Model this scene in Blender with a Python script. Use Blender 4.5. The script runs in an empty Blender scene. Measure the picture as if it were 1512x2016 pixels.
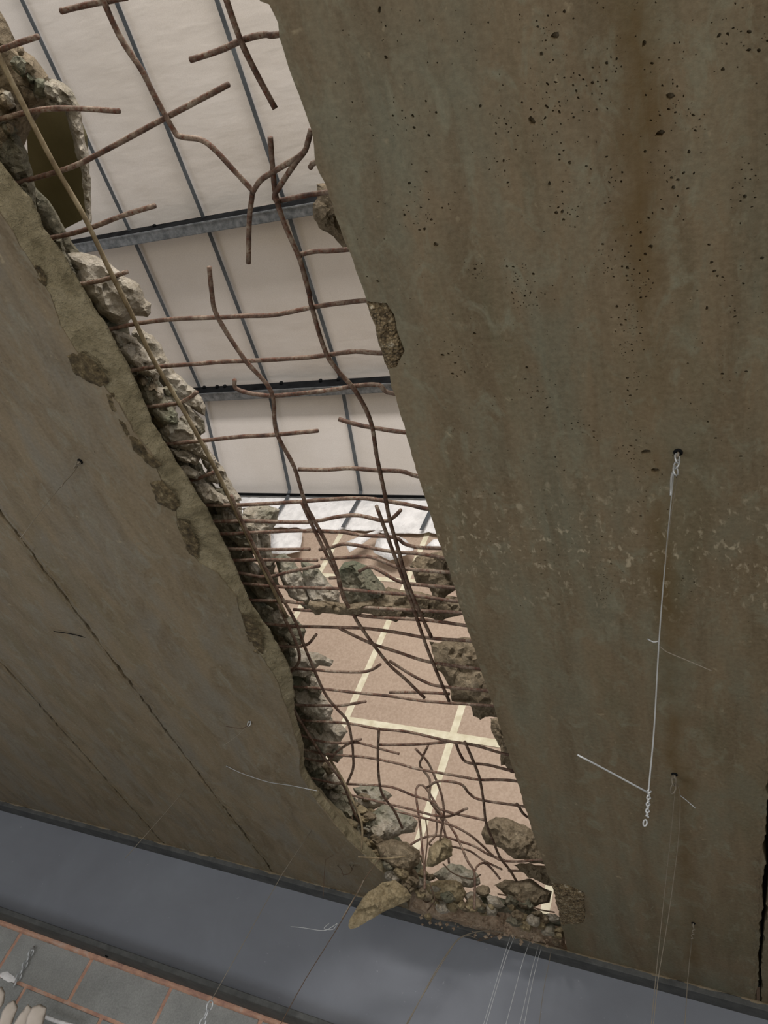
import bpy, math, random
from mathutils import Vector, Matrix, noise
from mathutils.geometry import delaunay_2d_cdt
random.seed(7); noise.seed_set(3)
V = Vector
SC = bpy.context.scene
COL = SC.collection

# ---------------------------------------------------------------- camera (metres; the lens is the origin, looking up at the slab)
CX, CY, F = 756.0, 1008.0, 1524.74
RX = V((0.90217221, 0.0222705, -0.43080079))
RY = V((0.26955756, 0.75057657, 0.60330218))
RZ = V((0.33678482, -0.66040808, 0.67114615))
cam_d = bpy.data.cameras.new('camera'); cam = bpy.data.objects.new('camera', cam_d); COL.objects.link(cam)
cam.matrix_world = Matrix(((RX[0], -RX[1], -RX[2], 0), (RY[0], -RY[1], -RY[2], 0), (RZ[0], -RZ[1], -RZ[2], 0), (0, 0, 0, 1)))
cam_d.sensor_fit = 'HORIZONTAL'; cam_d.sensor_width = 36; cam_d.lens = F*36/1512
cam_d.clip_start = 0.01
SC.camera = cam

# ---------------------------------------------------------------- light
W = bpy.data.worlds.new('world'); SC.world = W; W.use_nodes = True
W.node_tree.nodes['Background'].inputs[0].default_value = (0.94, 0.96, 1.0, 1)
W.node_tree.nodes['Background'].inputs[1].default_value = 0.62

def area(name, loc, target, size, size_y, power, color):
    d = bpy.data.lights.new(name, 'AREA'); d.shape = 'RECTANGLE'; d.size = size; d.size_y = size_y
    d.energy = power; d.color = color
    o = bpy.data.objects.new(name, d); COL.objects.link(o)
    o.location = loc; o.rotation_euler = (V(target)-V(loc)).to_track_quat('-Z', 'Y').to_euler()
    return o
area('upper_room_light', (-0.6, -3.2, 3.15), (-1.6, 3.0, 3.4), 3.4, 0.7, 300, (1.0, 0.955, 0.92))  # unseen source for the upper room, low so it grazes the lining
area('lower_fill_light', (0.6, -2.4, -0.5), (-1.6, 2.8, 0.8), 2.4, 1.6, 50, (1.0, 0.93, 0.84))  # added fill behind the camera to brighten soffit and wall; no window there
area('beam_fill_light', (-1.4, 0.4, -1.2), (-1.5, 3.0, 0.8), 1.8, 1.0, 21, (0.88, 0.93, 1.0))  # added cool fill aimed at the beam; no window there
vs = SC.view_settings
vs.view_transform = 'Standard'; vs.look = 'None'; vs.gamma = 1; vs.use_curve_mapping = False; vs.exposure = 0.0

# ---------------------------------------------------------------- back projection of a photo pixel onto a real plane
def ray(x, y):
    p = V((x-CX, y-CY, F)); return V((RX.dot(p), RY.dot(p), RZ.dot(p)))
def onZ(x, y, z): r = ray(x, y); return r*(z/r.z)
def onY(x, y, w): r = ray(x, y); return r*(w/r.y)
def onP(x, y, p0, n): r = ray(x, y); return r*(p0.dot(n)/r.dot(n))

# ---------------------------------------------------------------- materials
def srgb(r, g, b):
    f = lambda c: (c/255/12.92) if c/255 <= 0.04045 else ((c/255+0.055)/1.055)**2.4
    return (f(r), f(g), f(b), 1)
class Mat:
    def __init__(s, name, rough=0.8, metal=0.0, spec=0.3):
        s.m = bpy.data.materials.new(name); s.m.use_nodes = True; s.t = s.m.node_tree
        s.b = s.t.nodes['Principled BSDF']; s.b.inputs['Roughness'].default_value = rough
        s.b.inputs['Metallic'].default_value = metal; s.b.inputs['Specular IOR Level'].default_value = spec
        s.tc = s.t.nodes.new('ShaderNodeTexCoord')
    def N(s, kind, **kw):
        n = s.t.nodes.new(kind)
        for k, v in kw.items(): setattr(n, k, v)
        return n
    def L(s, a, b): s.t.links.new(a, b)
    def noise(s, scale, detail=4, rough=0.55, dist=0, stretch=(1, 1, 1), off=(0, 0, 0)):
        mp = s.N('ShaderNodeMapping'); mp.inputs['Scale'].default_value = stretch; mp.inputs['Location'].default_value = off
        s.L(s.tc.outputs['Object'], mp.inputs['Vector'])
        n = s.N('ShaderNodeTexNoise'); n.inputs['Scale'].default_value = scale; n.inputs['Detail'].default_value = detail
        n.inputs['Roughness'].default_value = rough; n.inputs['Distortion'].default_value = dist
        s.L(mp.outputs[0], n.inputs['Vector']); return n.outputs['Fac']
    def vor(s, scale, feature='F1', stretch=(1, 1, 1)):
        mp = s.N('ShaderNodeMapping'); mp.inputs['Scale'].default_value = stretch
        s.L(s.tc.outputs['Object'], mp.inputs['Vector'])
        n = s.N('ShaderNodeTexVoronoi', feature=feature); n.inputs['Scale'].default_value = scale
        s.L(mp.outputs[0], n.inputs['Vector']); return n.outputs['Distance']
    def ramp(s, fac, stops):
        r = s.N('ShaderNodeValToRGB'); e = r.color_ramp.elements
        e[0].position, e[0].color = stops[0]; e[1].position, e[1].color = stops[-1]
        for p, c in stops[1:-1]: x = e.new(p); x.color = c
        s.L(fac, r.inputs[0]); return r.outputs[0]
    def mask(s, fac, a, b): return s.ramp(fac, [(a, (0, 0, 0, 1)), (b, (1, 1, 1, 1))])
    def mix(s, fac, a, b, mode='MIX'):
        m = s.N('ShaderNodeMix', data_type='RGBA', blend_type=mode)
        if isinstance(fac, (int, float)): m.inputs[0].default_value = fac
        else: s.L(fac, m.inputs[0])
        for i, v in ((6, a), (7, b)):
            if isinstance(v, tuple): m.inputs[i].default_value = v
            else: s.L(v, m.inputs[i])
        return m.outputs[2]
    def color(s, c):
        if isinstance(c, tuple): s.b.inputs['Base Color'].default_value = c
        else: s.L(c, s.b.inputs['Base Color'])
    def bump(s, h, dist, strength=1.0):
        b = s.N('ShaderNodeBump'); b.inputs['Distance'].default_value = dist; b.inputs['Strength'].default_value = strength
        s.L(h, b.inputs['Height'])
        if getattr(s, 'lastb', None): s.L(s.lastb, b.inputs['Normal'])
        s.lastb = b.outputs[0]; s.L(s.lastb, s.b.inputs['Normal'])

def soffit_mat(name, brown, grey, olive, seed=0.0, streak=False):
    m = Mat(name, 0.62, spec=0.28)
    c = m.ramp(m.noise(1.9, 6, 0.6, 0.3, (3.0, 0.7, 1), (seed, 0, 0)), [(0.34, grey), (0.5, brown), (0.66, olive)])
    st = m.noise(9, 5, 0.62, 0.4 if streak else 1.2, (2.2, 0.22, 1) if streak else (1.3, 0.5, 1), (seed+3, 0, 0))
    c = m.mix(m.mask(st, 0.44, 0.70), c, m.mix(0.5, brown, srgb(66, 50, 26)))
    c = m.mix(m.mask(m.noise(16, 5, 0.7, 0.8, (1.5, 0.8, 1), (seed+1, 2, 0)), 0.52, 0.72), c, m.mix(0.35, grey, srgb(150, 148, 126)))
    c = m.mix(m.mask(m.noise(5, 5, 0.6, 0.6, (1.7, 0.8, 1), (seed+9, 4, 0)), 0.50, 0.78), c, grey)
    fine = m.noise(120, 4, 0.7)
    c = m.mix(0.22, c, m.ramp(fine, [(0.3, srgb(60, 54, 40)), (0.7, srgb(150, 140, 118))]))
    sc = m.noise(30, 4, 0.6, 0.3, (1.3, 1.0, 1), (seed, 7, 0))
    c = m.mix(m.mask(sc, 0.66, 0.80), c, srgb(156, 144, 118))
    if streak:      # rust-brown leak stain running along the plank, and pale scuffs where the form oil was rubbed
        sx = m.N('ShaderNodeSeparateXYZ'); m.L(m.tc.outputs['Object'], sx.inputs[0])
        def near(out, x0, wd, nz):
            a = m.N('ShaderNodeMath', operation='SUBTRACT'); m.L(out, a.inputs[0]); a.inputs[1].default_value = x0
            w = m.N('ShaderNodeMath', operation='MULTIPLY_ADD'); m.L(m.noise(nz, 4, 0.6), w.inputs[0]); w.inputs[1].default_value = 0.10; m.L(a.outputs[0], w.inputs[2])
            b = m.N('ShaderNodeMath', operation='SUBTRACT'); m.L(w.outputs[0], b.inputs[0]); b.inputs[1].default_value = 0.05
            d = m.N('ShaderNodeMath', operation='ABSOLUTE'); m.L(b.outputs[0], d.inputs[0])
            return m.ramp(d.outputs[0], [(0.0, (1, 1, 1, 1)), (wd, (0, 0, 0, 1))])
        k = m.mix(1.0, near(sx.outputs['X'], STX, 0.035, 6), m.mask(m.noise(4, 4, 0.6), 0.32, 0.62), 'MULTIPLY')
        c = m.mix(m.mix(1.0, k, (0.75, 0.75, 0.75, 1), 'MULTIPLY'), c, srgb(90, 70, 36))
        k2 = m.mix(1.0, near(sx.outputs['Y'], SCY, 0.22, 5), m.mask(m.noise(46, 3, 0.6, 0.4, (1.6, 0.9, 1)), 0.58, 0.70), 'MULTIPLY')
        c = m.mix(m.mix(1.0, k2, (0.7, 0.7, 0.7, 1), 'MULTIPLY'), c, srgb(186, 175, 150))
    m.color(c)
    m.bump(m.noise(7, 4, 0.6, 0, (2, 0.6, 1)), 0.006, 0.5); m.bump(fine, 0.0012, 0.6)
    return m.m
STX = onZ(1262, 450, 1.0).x; SCY = onZ(1000, 1080, 1.0).y
M_SOF = soffit_mat('soffit_concrete', srgb(120, 105, 82), srgb(108, 107, 90), srgb(98, 92, 70), streak=True)
M_SOFL = soffit_mat('soffit_concrete_smooth', srgb(128, 113, 90), srgb(118, 113, 102), srgb(112, 101, 78), 21.0)

m = Mat('chipped_arris', 0.8)
g = m.noise(26, 6, 0.65)
c = m.ramp(g, [(0.3, srgb(104, 95, 72)), (0.5, srgb(134, 124, 98)), (0.72, srgb(156, 146, 120))])
m.color(c); m.bump(g, 0.016, 1.0); m.bump(m.noise(70, 5, 0.75), 0.006, 1.0); M_ARR = m.m

m = Mat('exposed_aggregate', 0.85)
v = m.vor(190); g = m.noise(60, 5, 0.7)
c = m.ramp(g, [(0.36, srgb(62, 50, 34)), (0.5, srgb(126, 108, 80)), (0.6, srgb(160, 144, 114)), (0.68, srgb(222, 212, 190))])
m.color(m.mix(0.35, c, m.ramp(v, [(0.1, srgb(190, 172, 140)), (0.6, srgb(60, 50, 34))])))
m.bump(v, 0.006, 1.0); m.bump(g, 0.006, 1.0); M_AGG = m.m

m = Mat('spalled_arris', 0.9); g = m.noise(48, 6, 0.75)
m.color(m.ramp(g, [(0.34, srgb(50, 42, 28)), (0.5, srgb(86, 74, 52)), (0.62, srgb(124, 110, 82)), (0.72, srgb(186, 172, 142))])); m.bump(g, 0.01, 1.0); M_AGGD = m.m

def rubble_mat(name, lo, mid, hi, green=0.0):
    m = Mat(name, 0.9, spec=0.2)
    g = m.noise(11, 7, 0.62, 0.3); f = m.noise(95, 5, 0.7)
    c = m.ramp(g, [(0.32, lo), (0.5, mid), (0.68, hi)])
    c = m.mix(0.45, c, m.ramp(f, [(0.36, lo), (0.64, hi)]))
    if green: c = m.mix(m.mask(m.noise(6, 4, 0.6, 0, (1, 1, 1), (5, 5, 5)), 0.58-green*0.2, 0.85), c, srgb(100, 112, 90))
    m.color(c); m.bump(m.noise(42, 6, 0.75, 0.5), 0.014, 1.0); m.bump(g, 0.018, 0.7); m.bump(f, 0.005, 1.0)
    return m.m
M_RUB = rubble_mat('fractured_concrete', srgb(132, 122, 103), srgb(170, 160, 142), srgb(202, 194, 180), 0.25)
M_RUBG = rubble_mat('fractured_concrete_greenish', srgb(82, 79, 64), srgb(120, 115, 97), srgb(154, 147, 128), 0.45)
M_RUBB = rubble_mat('fractured_concrete_brown', srgb(92, 80, 62), srgb(128, 114, 92), srgb(166, 152, 128), 0.0)
M_RUBO = rubble_mat('fractured_concrete_ochre', srgb(112, 99, 74), srgb(146, 131, 100), srgb(178, 164, 134), 0.0)

M_RUBT = rubble_mat('fractured_mortar_tan', srgb(132, 110, 90), srgb(168, 145, 122), srgb(196, 178, 156), 0.0)
m = Mat('topping_concrete', 0.85); m.color(m.ramp(m.noise(8, 5), [(0.3, srgb(92, 86, 60)), (0.7, srgb(116, 108, 80))])); m.bump(m.noise(60, 4), 0.002, 0.5); M_TOP = m.m
m = Mat('joint_grout', 0.9); m.color(m.ramp(m.noise(40, 4), [(0.3, srgb(24, 21, 17)), (0.7, srgb(60, 54, 44))])); m.bump(m.noise(80, 3), 0.004, 1); M_GROUT = m.m
m = Mat('rusty_bar', 0.75, 0.15, 0.3)
g = m.noise(30, 5, 0.7); h = m.noise(180, 3, 0.6)
c = m.ramp(g, [(0.32, srgb(60, 46, 40)), (0.44, srgb(92, 73, 62)), (0.56, srgb(122, 106, 92)), (0.70, srgb(154, 142, 126))])
m.color(m.mix(m.mask(h, 0.5, 0.7), c, srgb(92, 52, 36))); m.bump(h, 0.0008, 1.0); M_BAR = m.m
m = Mat('dusty_bar', 0.85, 0.0, 0.25)
g = m.noise(24, 5, 0.7)
m.color(m.ramp(g, [(0.30, srgb(88, 76, 58)), (0.5, srgb(124, 110, 86)), (0.7, srgb(150, 138, 112))])); m.bump(m.noise(180, 3), 0.0008, 1.0); M_BARD = m.m
m = Mat('roof_lining', 0.55, spec=0.3)
g = m.noise(2.2, 4, 0.5); f = m.noise(220, 2, 0.5)
m.color(m.mix(0.12, m.ramp(g, [(0.35, srgb(212, 204, 195)), (0.65, srgb(221, 214, 207))]), m.ramp(f, [(0.35, srgb(170, 160, 150)), (0.65, srgb(245, 240, 235))])))
m.bump(m.noise(3, 3, 0.5, 0, (1, 3, 1)), 0.012, 0.35); M_LIN = m.m
m = Mat('white_sheet', 0.5); m.color(m.ramp(m.noise(14, 4), [(0.35, srgb(216, 214, 212)), (0.6, srgb(240, 238, 236))])); m.bump(m.noise(16, 4, 0.6, 1.0), 0.02, 0.7); M_SHEET = m.m
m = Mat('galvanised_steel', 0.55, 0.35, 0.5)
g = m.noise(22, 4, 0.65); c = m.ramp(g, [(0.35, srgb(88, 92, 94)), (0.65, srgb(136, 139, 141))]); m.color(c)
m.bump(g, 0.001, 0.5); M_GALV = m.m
m = Mat('dark_steel_and_web_shade', 0.9, 0.0, 0.05); m.color(m.ramp(m.noise(10, 4), [(0.3, srgb(12, 12, 13)), (0.7, srgb(30, 31, 32))])); M_DARK = m.m  # small dark steel parts; on the purlin webs it is painted-in shade
m = Mat('strap_steel', 0.6, 0.2); m.color(m.ramp(m.noise(6, 4), [(0.3, srgb(66, 69, 72)), (0.7, srgb(98, 102, 105))])); M_STRAP = m.m
m = Mat('tan_plasterboard', 0.85, spec=0.15)
f = m.noise(90, 3, 0.6); g = m.noise(1.7, 5, 0.6)
c = m.ramp(g, [(0.3, srgb(164, 144, 127)), (0.7, srgb(180, 160, 142))])
m.color(m.mix(0.25, c, m.ramp(f, [(0.35, srgb(138, 118, 101)), (0.65, srgb(200, 181, 163))]))); M_TAN = m.m
m = Mat('joint_tape', 0.8); m.color(m.ramp(m.noise(20, 4), [(0.35, srgb(205, 196, 168)), (0.65, srgb(228, 222, 198))])); M_TAPE = m.m
m = Mat('blue_grey_paint', 0.75, 0.0, 0.25)
g = m.noise(3, 6, 0.6, 0.4); sp = m.noise(60, 4, 0.6)
c = m.ramp(g, [(0.3, srgb(116, 119, 126)), (0.7, srgb(125, 129, 136))])
m.color(m.mix(m.mask(sp, 0.70, 0.76), c, srgb(150, 152, 156))); m.bump(m.noise(200, 2), 0.0004, 0.5); M_BEAM = m.m
m = Mat('dark_flange_paint', 0.6); m.color(m.ramp(m.noise(14, 5, 0.7), [(0.35, srgb(66, 67, 66)), (0.7, srgb(92, 93, 91))])); m.bump(m.noise(60, 4), 0.002, 0.6); M_FLG = m.m
def block_mat(i):
    m = Mat('grey_block', 0.9, spec=0.15); g = m.noise(9, 6, 0.65, 0, (1, 1, 1), (i*7, 0, 0)); f = m.noise(150, 3)
    k = (0, 7, -5)[i]
    c = m.ramp(g, [(0.3, srgb(126+k, 127+k, 124+k)), (0.7, srgb(154+k, 155+k, 151+k))])
    m.color(m.mix(0.25, c, m.ramp(f, [(0.3, srgb(100, 100, 98)), (0.7, srgb(178, 178, 174))]))); m.bump(f, 0.002, 0.8); return m.m
M_BLK = [block_mat(i) for i in range(3)]
m = Mat('pink_mortar', 0.9); g = m.noise(18, 5, 0.65)
m.color(m.ramp(g, [(0.3, srgb(158, 122, 110)), (0.55, srgb(196, 154, 130)), (0.75, srgb(196, 176, 164))])); m.bump(g, 0.008, 1); m.bump(m.noise(120, 3), 0.002, 0.8); M_MOR = m.m
m = Mat('zinc_wire', 0.35, 0.35, 0.6); m.color(srgb(178, 181, 182)); M_WIRE = m.m
m = Mat('dull_wire', 0.6, 0.3, 0.4); m.color(srgb(128, 120, 106)); M_WIRED = m.m
m = Mat('rusted_tie_wire', 0.8, 0.1, 0.3); m.color(srgb(88, 72, 58)); M_WIREB = m.m
m = Mat('cream_cloth', 0.8); m.color(m.ramp(m.noise(14, 3), [(0.3, srgb(196, 184, 170)), (0.7, srgb(218, 206, 194))])); M_CLOTH = m.m
m = Mat('floor_concrete', 0.8); m.color(m.ramp(m.noise(1.5, 5), [(0.3, srgb(120, 112, 98)), (0.7, srgb(150, 142, 126))])); M_FLOOR = m.m

# ---------------------------------------------------------------- object helpers
def mk(name, vs_, fs, mat, parent=None, smooth=True):
    me = bpy.data.meshes.new(name); me.from_pydata([tuple(v) for v in vs_], [], fs); me.update()
    if smooth:
        for p in me.polygons: p.use_smooth = True
    me.materials.append(mat)
    o = bpy.data.objects.new(name, me); COL.objects.link(o)
    if parent: o.parent = parent
    return o
def empty(name, loc=(0, 0, 0)):
    o = bpy.data.objects.new(name, None); COL.objects.link(o); o.location = loc; o.empty_display_size = 0.05
    return o
def tag(o, label=None, cat=None, group=None, kind=None):
    if label: o['label'] = label
    if cat: o['category'] = cat
    if group: o['group'] = group
    if kind: o['kind'] = kind
    return o
def attach(ch, par):
    """parent keeping the world place (parents are only translated)"""
    ch.parent = par; ch.matrix_parent_inverse = Matrix.Translation(-V(par.location))
    return ch
def box(name, a, b, mat, parent=None, bev=0.0):
    x0, y0, z0 = a; x1, y1, z1 = b
    if bev:
        # chamfered box: 24 vertices
        vs_, idx = [], {}
        for sx in (0, 1):
            for sy in (0, 1):
                for sz in (0, 1):
                    p = V((x1 if sx else x0, y1 if sy else y0, z1 if sz else z0))
                    d = V((-1 if sx else 1, -1 if sy else 1, -1 if sz else 1))*bev
                    for ax in range(3):
                        q = p.copy()
                        for k in range(3):
                            if k != ax: q[k] += d[k]
                        idx[(sx, sy, sz, ax)] = len(vs_); vs_.append(q)
        I = lambda s, ax: idx[(s[0], s[1], s[2], ax)]
        fs = []
        for ax in range(3):
            u, w = [k for k in range(3) if k != ax]
            for s in (0, 1):
                loop = []
                for (a_, b_) in ((0, 0), (1, 0), (1, 1), (0, 1)):
                    c = [0, 0, 0]; c[ax] = s; c[u] = a_; c[w] = b_; loop.append(I(c, ax))
                fs.append(loop)
        for ax in range(3):
            u, w = [k for k in range(3) if k != ax]
            for a_ in (0, 1):
                for b_ in (0, 1):
                    c0 = [0, 0, 0]; c1 = [0, 0, 0]; c0[u] = c1[u] = a_; c0[w] = c1[w] = b_; c0[ax] = 0; c1[ax] = 1
                    fs.append([I(c0, u), I(c1, u), I(c1, w), I(c0, w)])
        for c in [(i, j, k) for i in (0, 1) for j in (0, 1) for k in (0, 1)]:
            fs.append([I(c, 0), I(c, 1), I(c, 2)])
        o = mk(name, vs_, fs, mat, parent, False); fix_normals(o)
        return o
    vs_ = [(x, y, z) for x in (x0, x1) for y in (y0, y1) for z in (z0, z1)]
    fs = [(0, 1, 3, 2), (4, 6, 7, 5), (0, 4, 5, 1), (2, 3, 7, 6), (0, 2, 6, 4), (1, 5, 7, 3)]
    return mk(name, vs_, fs, mat, parent, False)
def fix_normals(o):
    import bmesh
    bm = bmesh.new(); bm.from_mesh(o.data); bmesh.ops.recalc_face_normals(bm, faces=bm.faces); bm.to_mesh(o.data); bm.free()
def smooth_path(pts, sub=4):
    if len(pts) < 3: return [V(p) for p in pts]
    P = [V(p) for p in pts]; P = [P[0]*2-P[1]]+P+[P[-1]*2-P[-2]]; out = []
    for i in range(1, len(P)-2):
        a, b, c, d = P[i-1], P[i], P[i+1], P[i+2]
        for k in range(sub):
            t = k/sub; t2 = t*t; t3 = t2*t
            out.append(0.5*((2*b)+(c-a)*t+(2*a-5*b+4*c-d)*t2+(3*b-3*c+d-a)*t3))
    out.append(P[-2]); return out
def tube(name, pts, r, mat, parent=None, seg=8, sub=4, wob=0.0):
    P = smooth_path(pts, sub) if sub > 1 else [V(p) for p in pts]
    vs_, fs = [], []; n = len(P); up = None
    for i, p in enumerate(P):
        t = (P[min(i+1, n-1)]-P[max(i-1, 0)]).normalized()
        if up is None: up = t.orthogonal().normalized()
        up = (up-t*up.dot(t)).normalized(); s = t.cross(up)
        rr = r*(1+wob*noise.noise(p*60))
        for k in range(seg):
            a = 2*math.pi*k/seg; vs_.append(p+(up*math.cos(a)+s*math.sin(a))*rr)
    for i in range(n-1):
        for k in range(seg):
            a = i*seg+k; b = i*seg+(k+1) % seg; fs.append((a, b, b+seg, a+seg))
    fs.append(tuple(range(seg-1, -1, -1))); fs.append(tuple(range((n-1)*seg, n*seg)))
    return mk(name, vs_, fs, mat, parent)
def ring(name, c, n, rx, r, mat, parent=None, up=None, stretch=1.0):
    n = V(n).normalized(); u = (V(up)-n*V(up).dot(n)).normalized() if up else n.orthogonal().normalized(); w = n.cross(u)
    vs_, fs, S, T = [], [], 16, 6
    for i in range(S):
        a = 2*math.pi*i/S; d = u*math.cos(a)*stretch+w*math.sin(a); cc = V(c)+d*rx; dn = d.normalized()
        for k in range(T):
            b = 2*math.pi*k/T; vs_.append(cc+(dn*math.cos(b)+n*math.sin(b))*r)
    for i in range(S):
        for k in range(T):
            a, b = i*T+k, i*T+(k+1) % T; c2, d2 = ((i+1) % S)*T+k, ((i+1) % S)*T+(k+1) % T
            fs.append((a, b, d2, c2))
    return mk(name, vs_, fs, mat, parent)

# ---- fractal outline
def ragged(pts, step, amp, closed=False, seed=0.0):
    out = []; n = len(pts); rng = range(n if closed else n-1)
    for i in rng:
        a, b = V(pts[i]), V(pts[(i+1) % n]); L = (b-a).length; k = max(1, int(L/step))
        nn = V((-(b-a).y, (b-a).x)).normalized() if L > 1e-9 else V((0, 0))
        for j in range(k):
            p = a.lerp(b, j/k); q = V((p.x, p.y, seed))
            s = noise.noise(q*(0.35/step))*0.9+noise.noise(q*(0.11/step))*1.1+noise.noise(q*(0.9/step))*0.5
            out.append(p+nn*amp*s)
    if not closed: out.append(V(pts[-1]))
    return out
def inside(p, poly):
    c = False; n = len(poly); j = n-1
    for i in range(n):
        a, b = poly[i], poly[j]
        if (a.y > p.y) != (b.y > p.y) and p.x < (b.x-a.x)*(p.y-a.y)/(b.y-a.y)+a.x: c = not c
        j = i
    return c
def edge_dist(p, poly):
    best = 1e9; n = len(poly)
    for i in range(n):
        a, b = poly[i], poly[(i+1) % n]; ab = b-a; L2 = ab.length_squared
        t = 0 if L2 == 0 else max(0, min(1, (p-a).dot(ab)/L2)); best = min(best, (a+ab*t-p).length_squared)
    return math.sqrt(best)

def rock(name, px, depth, thick, mat, parent=None, step=None, normal=None, rough=1.0, ragamp=1.0, seed=None, tilt=0.25, angular=0.5, z=None, back=None):
    """a broken lump: silhouette on its own plane, full thickness and craggy relief on both sides"""
    seed = random.random()*50 if seed is None else seed
    cx = sum(p[0] for p in px)/len(px); cy = sum(p[1] for p in px)/len(px)
    kind, val = depth
    c = onZ(cx, cy, val) if kind == 'z' else onY(cx, cy, val)
    if normal is None:
        n = (-c).normalized(); n = (n+V((noise.noise(V((seed, 0, 1))), noise.noise(V((seed, 5, 1))), noise.noise(V((seed, 9, 1)))))*tilt).normalized()
    else: n = V(normal).normalized()
    if n.dot(-c) < 0: n = -n
    u = V((0, 0, 1)).cross(n); u = u.normalized() if u.length > 1e-3 else V((1, 0, 0)); w = n.cross(u)
    P2 = []
    for x, y in px:
        q = onP(x, y, c, n)-c; P2.append(V((q.dot(u), q.dot(w))))
    ext = max((a-b).length for a in P2 for b in P2)
    mpp = c.length/F
    st = step*mpp if step else max(ext/26, 2.2*mpp)
    ol = ragged(P2, st, st*0.55*ragamp, True, seed)
    xs = [p.x for p in ol]; ys = [p.y for p in ol]
    pts = list(ol); x = min(xs); row = 0
    while x < max(xs):
        y = min(ys)+(st*0.5 if row % 2 else 0)
        while y < max(ys):
            p = V((x+random.uniform(-.3, .3)*st, y+random.uniform(-.3, .3)*st))
            if inside(p, ol) and edge_dist(p, ol) > st*0.45: pts.append(p)
            y += st
        x += st*0.87; row += 1
    no = len(ol)
    r = delaunay_2d_cdt(pts, [(i, (i+1) % no) for i in range(no)], [list(range(no))], 1, 1e-7, True)
    vv, ee, ff = r[0], r[1], r[2]; orig = r[3]
    dd = [edge_dist(p, ol) for p in vv]; D = max(dd)*0.55+1e-9
    fr, bk = [], []
    amp = min(thick, 0.045)*rough
    for p, d in zip(vv, dd):
        t = min(1, d/D); h = 1-(1-t)**2.4
        if d < 1e-6: h = 0
        q = V((p.x+seed, p.y-seed, seed*.7)); e = min(1, d/(st*1.5))
        nz = noise.noise(q*12)*0.9+noise.noise(q*28)*0.55+noise.noise(q*65)*0.35+noise.noise(q*140)*0.18
        cell = 0
        for fq, am in ((16, 1.0), (38, 0.55)):
            Q = q*fq+V((noise.noise(q*9), noise.noise(q*11+V((4, 4, 4))), 0))*0.5
            fpt = noise.voronoi(Q)[1][0]; tl = noise.cell_vector(fpt*37.3)*2-V((1, 1, 1)); cell += am*((Q-fpt).dot(tl)*0.8+tl.z*0.35)
        fh = thick*0.5*h + amp*e*(nz*0.35+cell*angular*0.9)
        base = c+u*p.x+w*p.y
        jit = amp*0.35*(1-e)*noise.noise(q*40)
        fr.append(base+n*(max(fh, 0)+jit) if True else base); bk.append(base-n*((thick*0.5 if back is None else back)*h*(0.9+0.4*noise.noise(q*10))-jit))
    n0 = len(fr); bmap = {}; vs_ = list(fr)
    for i, d in enumerate(dd):
        if d < 1e-6: bmap[i] = i
        else: bmap[i] = len(vs_); vs_.append(bk[i])
    fs = []
    for f in ff:
        a = [vv[i] for i in f]; cc = sum(a, V((0, 0)))/len(a)
        if not inside(cc, ol): continue
        fs.append(tuple(f)); fs.append(tuple(bmap[i] for i in reversed(f)))
    vs_ = [v-c for v in vs_] if parent is None else vs_
    o = mk(name, vs_, fs, mat, parent, name == 'strap')
    if parent is None: o.location = c
    else:
        if V(parent.location).length > 0: o.matrix_parent_inverse = Matrix.Translation(-V(parent.location))
    return o

# ================================================================ SETTING: planks of the slab
H = 1.0      # soffit height above the lens
fl = box('floor', (-6, -6, -1.6), (5, 6, -1.5), M_FLOOR); tag(fl, kind='structure')
ceil = empty('ceiling', (0, 0, 0)); tag(ceil, kind='structure')

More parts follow.
